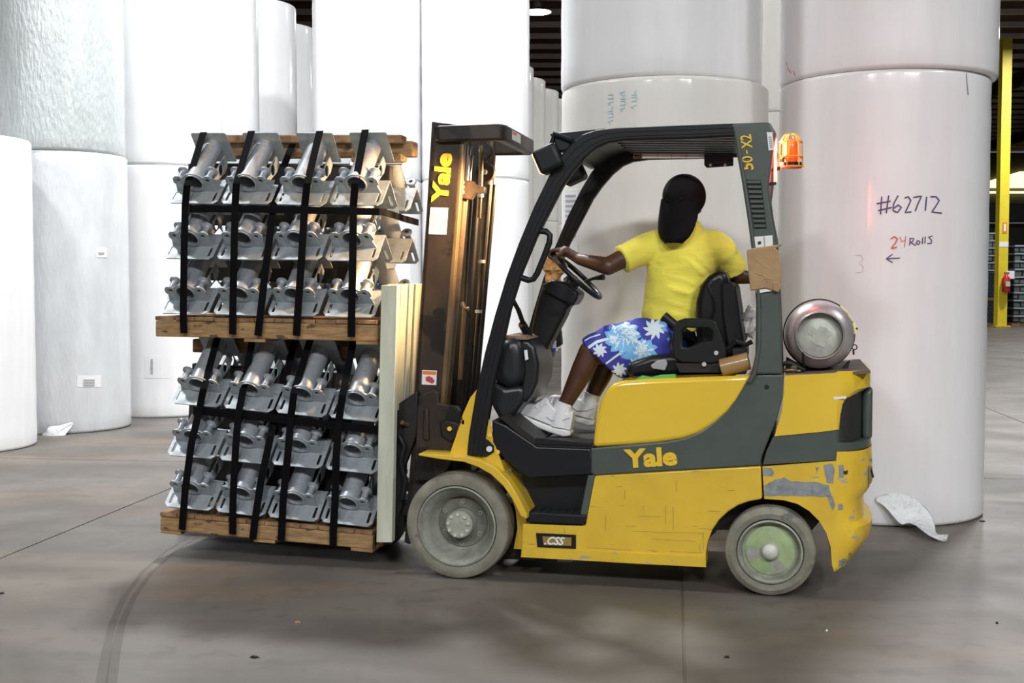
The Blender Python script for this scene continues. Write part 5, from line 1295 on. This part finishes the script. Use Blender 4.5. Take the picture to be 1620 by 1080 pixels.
# shorts
so = MB()
so.cap(T(1058, 530, PB), .135, T(1060, 556, PB), .14)
def hem(path, rr): so.tube(path, rr, 24)
def shell(lst):
    so.ring([[T(cx, cy, bb) + (T(cx + vx, cy + vy, bb) - T(cx, cy, bb)) * math.cos(a) + V((0, 1, 0)) * hb * math.sin(a) for a in [2 * PI * k / 28 for k in range(28)]] for cx, cy, vx, vy, bb, hb in lst])
shell([(1064, 545, -8, -44, PB - .07, .12), (1030, 548, -8, -46, PB - .08, .115), (1000, 552, -16, -44, PB - .09, .11), (978, 556, -24, -40, PB - .10, .105), (962, 562, -30, -34, PB - .11, .10), (952, 568, -32, -31, PB - .115, .10)])
shell([(1064, 550, -8, -40, PB + .08, .12), (1020, 555, -8, -38, PB + .09, .11), (990, 562, -16, -34, PB + .10, .10), (972, 572, -22, -28, PB + .11, .09)])
shorts = remeshed(so, 'shorts', M_SHORT, PS, .0085, 4, .012, 12)
# print on the shorts: palm shapes laid on the cloth from the near side
dg = bpy.context.evaluated_depsgraph_get(); bpy.context.view_layer.update()
sv = [v.co + rootbase(PS) for v in shorts.data.vertices]; sf = [tuple(p.vertices) for p in shorts.data.polygons]
bvh = BVHTree.FromPolygons(sv, sf)
def drape(px, py):
    cpos = TM.inverted() @ V((0, 0, CAMH)); p = T(px, py, 0); d = (p - cpos).normalized()
    loc, nor, idx, dist = bvh.ray_cast(cpos, d)
    if loc is None: return None
    if nor.dot(d) > 0: nor = -nor
    return loc + nor * .0018
def palm(cx, cy, R, n, rot, name='palm_print', lobes=.28, m=M_PALM):
    b = MB()
    for k in range(n):
        a = rot + 2 * PI * k / n; rows = []
        for j in range(7):
            u = j / 6; w = R * lobes * math.sin(PI * min(u * .92 + .08, 1)) ** .7
            bend = .25 * u * u
            c = (cx + R * u * math.cos(a + bend), cy + R * u * math.sin(a + bend)); nx, ny = -math.sin(a + bend), math.cos(a + bend)
            rows.append([drape(c[0] + nx * w * s, c[1] + ny * w * s) for s in (-.5, 0, .5)])
        for r0, r1 in zip(rows[:-1], rows[1:]):
            for s in (0, 1):
                q = [r0[s], r0[s + 1], r1[s + 1], r1[s]]
                if all(x is not None for x in q) and max((x - q[0]).length for x in q) < .05: b.add(q, [(0, 1, 2, 3)])
    if b.v: b.build(name, m, shorts if False else PS)
def trunk(pts, w, name='trunk_print'):
    b = MB()
    for (x0, y0), (x1, y1) in zip(pts[:-1], pts[1:]):
        L = math.hypot(x1 - x0, y1 - y0); nx, ny = -(y1 - y0) / L * w / 2, (x1 - x0) / L * w / 2; n = max(2, int(L / 3)); last = None
        for k in range(n + 1):
            u = k / n; x, y = x0 + (x1 - x0) * u, y0 + (y1 - y0) * u; c = [drape(x + nx, y + ny), drape(x - nx, y - ny)]
            if None in c: last = None; continue
            if last: b.add([last[0], last[1], c[1], c[0]], [(0, 1, 2, 3)])
            last = c
    if b.v: b.build(name, M_PALM, PS)
M_CYAN = mat('light_blue_print', (.18, .48, .80), .75)
palm(985, 533, 30, 11, .3, 'leaf_shade_print', .5, M_CYAN); palm(1020, 556, 22, 9, .1, 'leaf_shade_print', .5, M_CYAN)
palm(987, 531, 26, 11, .2, lobes=.42); palm(949, 554, 12, 8, .1, lobes=.42); palm(1018, 553, 17, 9, .5, lobes=.4); palm(980, 585, 13, 8, .4, lobes=.4); palm(1035, 520, 18, 9, .9, lobes=.35); palm(1005, 575, 11, 7, .2, lobes=.4)
trunk([(931, 550), (944, 541), (965, 535), (980, 532)], 4.5); trunk([(956, 577), (972, 565), (992, 551)], 3.0); trunk([(922, 541), (934, 534), (950, 529)], 2.0)
# black cap worn backwards, bill over the neck
cp_ = MB(); cp_.ball(H(0, -.008, .036), (.108, .122, .114), HM, 28, 18)
cut = H(0, 0, -.012)
cap_o = remeshed(cp_, 'cap', M_CAP, PS, .008, 2)
# remove the cap where the face and ears are
me = cap_o.data; bm = bmesh.new(); bm.from_mesh(me); ob = rootbase(PS)
kill = [v for v in bm.verts if (HM.transposed() @ (v.co + ob - hc)).z < (-.055 if (HM.transposed() @ (v.co + ob - hc)).y < .02 else -.055 + .10 * min(1, ((HM.transposed() @ (v.co + ob - hc)).y - .02) / .05))]
bmesh.ops.delete(bm, geom=kill, context='VERTS'); bm.to_mesh(me); bm.free()
md = cap_o.modifiers.new('s', 'SOLIDIFY'); md.thickness = .004
bill = []
for j in range(9):
    u = j / 8; row = []
    for k in range(13):
        s = k / 12 * 2 - 1
        wdt = .109 * math.sqrt(max(0, 1 - (u * .95) ** 4))
        x = s * wdt; curve = (1 - s * s) * .018
        row.append(H(x, -.098 - .035 * u - curve + .05 * abs(s) ** 2 * (1 - .5 * u), .02 - .235 * u))
    bill.append(row)
bl_ = MB().ring(bill, closed=False).build('cap_bill', M_CAP, cap_o, smooth=60)
m1 = bl_.modifiers.new('s', 'SOLIDIFY'); m1.thickness = .008
MB().tube([H(math.cos(a) * .045, -.122 - .0 * a, .02 + math.sin(a) * .03) for a in [PI + .3 + (PI - .6) * k / 8 for k in range(9)]], .003, 6).build('cap_opening_trim', M_BLKG, cap_o, smooth=50)
# socks and shoes
def shoe(hx, hy, b0, label, ln=1.0):
    def S(x, y): return (hx + x * ln, hy + y * ln)
    up_ = [S(-86, -37), S(-83, -45), S(-74, -50), S(-58, -48), S(-50, -53), S(-41, -60), S(-36, -58), S(-28, -44), S(-12, -35), S(-4, -34), S(2, -39), S(4, -36), S(2, -20), S(0, -8), S(-30, -16), S(-60, -28)]
    so_ = [S(-89, -35), S(-87, -41), S(-78, -34), S(-56, -24), S(-28, -13), S(1, -7), S(0, 1), S(-12, 2), S(-34, -5), S(-62, -16), S(-80, -26)]
    MB().pp(up_, b0 + .008, b0 + .092).build('shoe', M_SHOE, PS, bevel=.022, seg=4, angle=30)
    MB().pp(so_, b0, b0 + .10).build('shoe_sole', M_SOLE, PS, bevel=.010, seg=3, angle=30)
    for k in range(4):
        x = -52 + 8 * k; y = -51 - 2.6 * k
        MB().tube([T(*S(x - 2, y + 7), b0 + .004), T(*S(x, y + 1), b0 + .015), T(*S(x + 2, y - 1.5), b0 + .045), T(*S(x + 1, y - 1), b0 + .08)], .004, 6).build('lace', M_SHOE, PS, smooth=50)
    MB().tube([T(*S(-38, -30), b0 + .004), T(*S(-30, -24), b0 + .0035), T(*S(-14, -24), b0 + .004), T(*S(0, -28), b0 + .008)], .0022, 6).build('shoe_seam', M_GREYP, PS)
shoe(902, 689, PB - .19, 'left')
shoe(940, 672, PB + .07, 'right', .92)
MB().tube([T(893, 636, PB - .139), T(889, 648, PB - .14), T(886, 662, PB - .14), T(884, 674, PB - .14)], [.044, .047, .052, .054], 20).build('sock', M_SOCK, PS, smooth=60)
MB().tube([T(937, 622, PB + .12), T(933, 634, PB + .12), T(928, 650, PB + .12)], [.046, .043, .045], 20).build('sock', M_SOCK, PS, smooth=60)
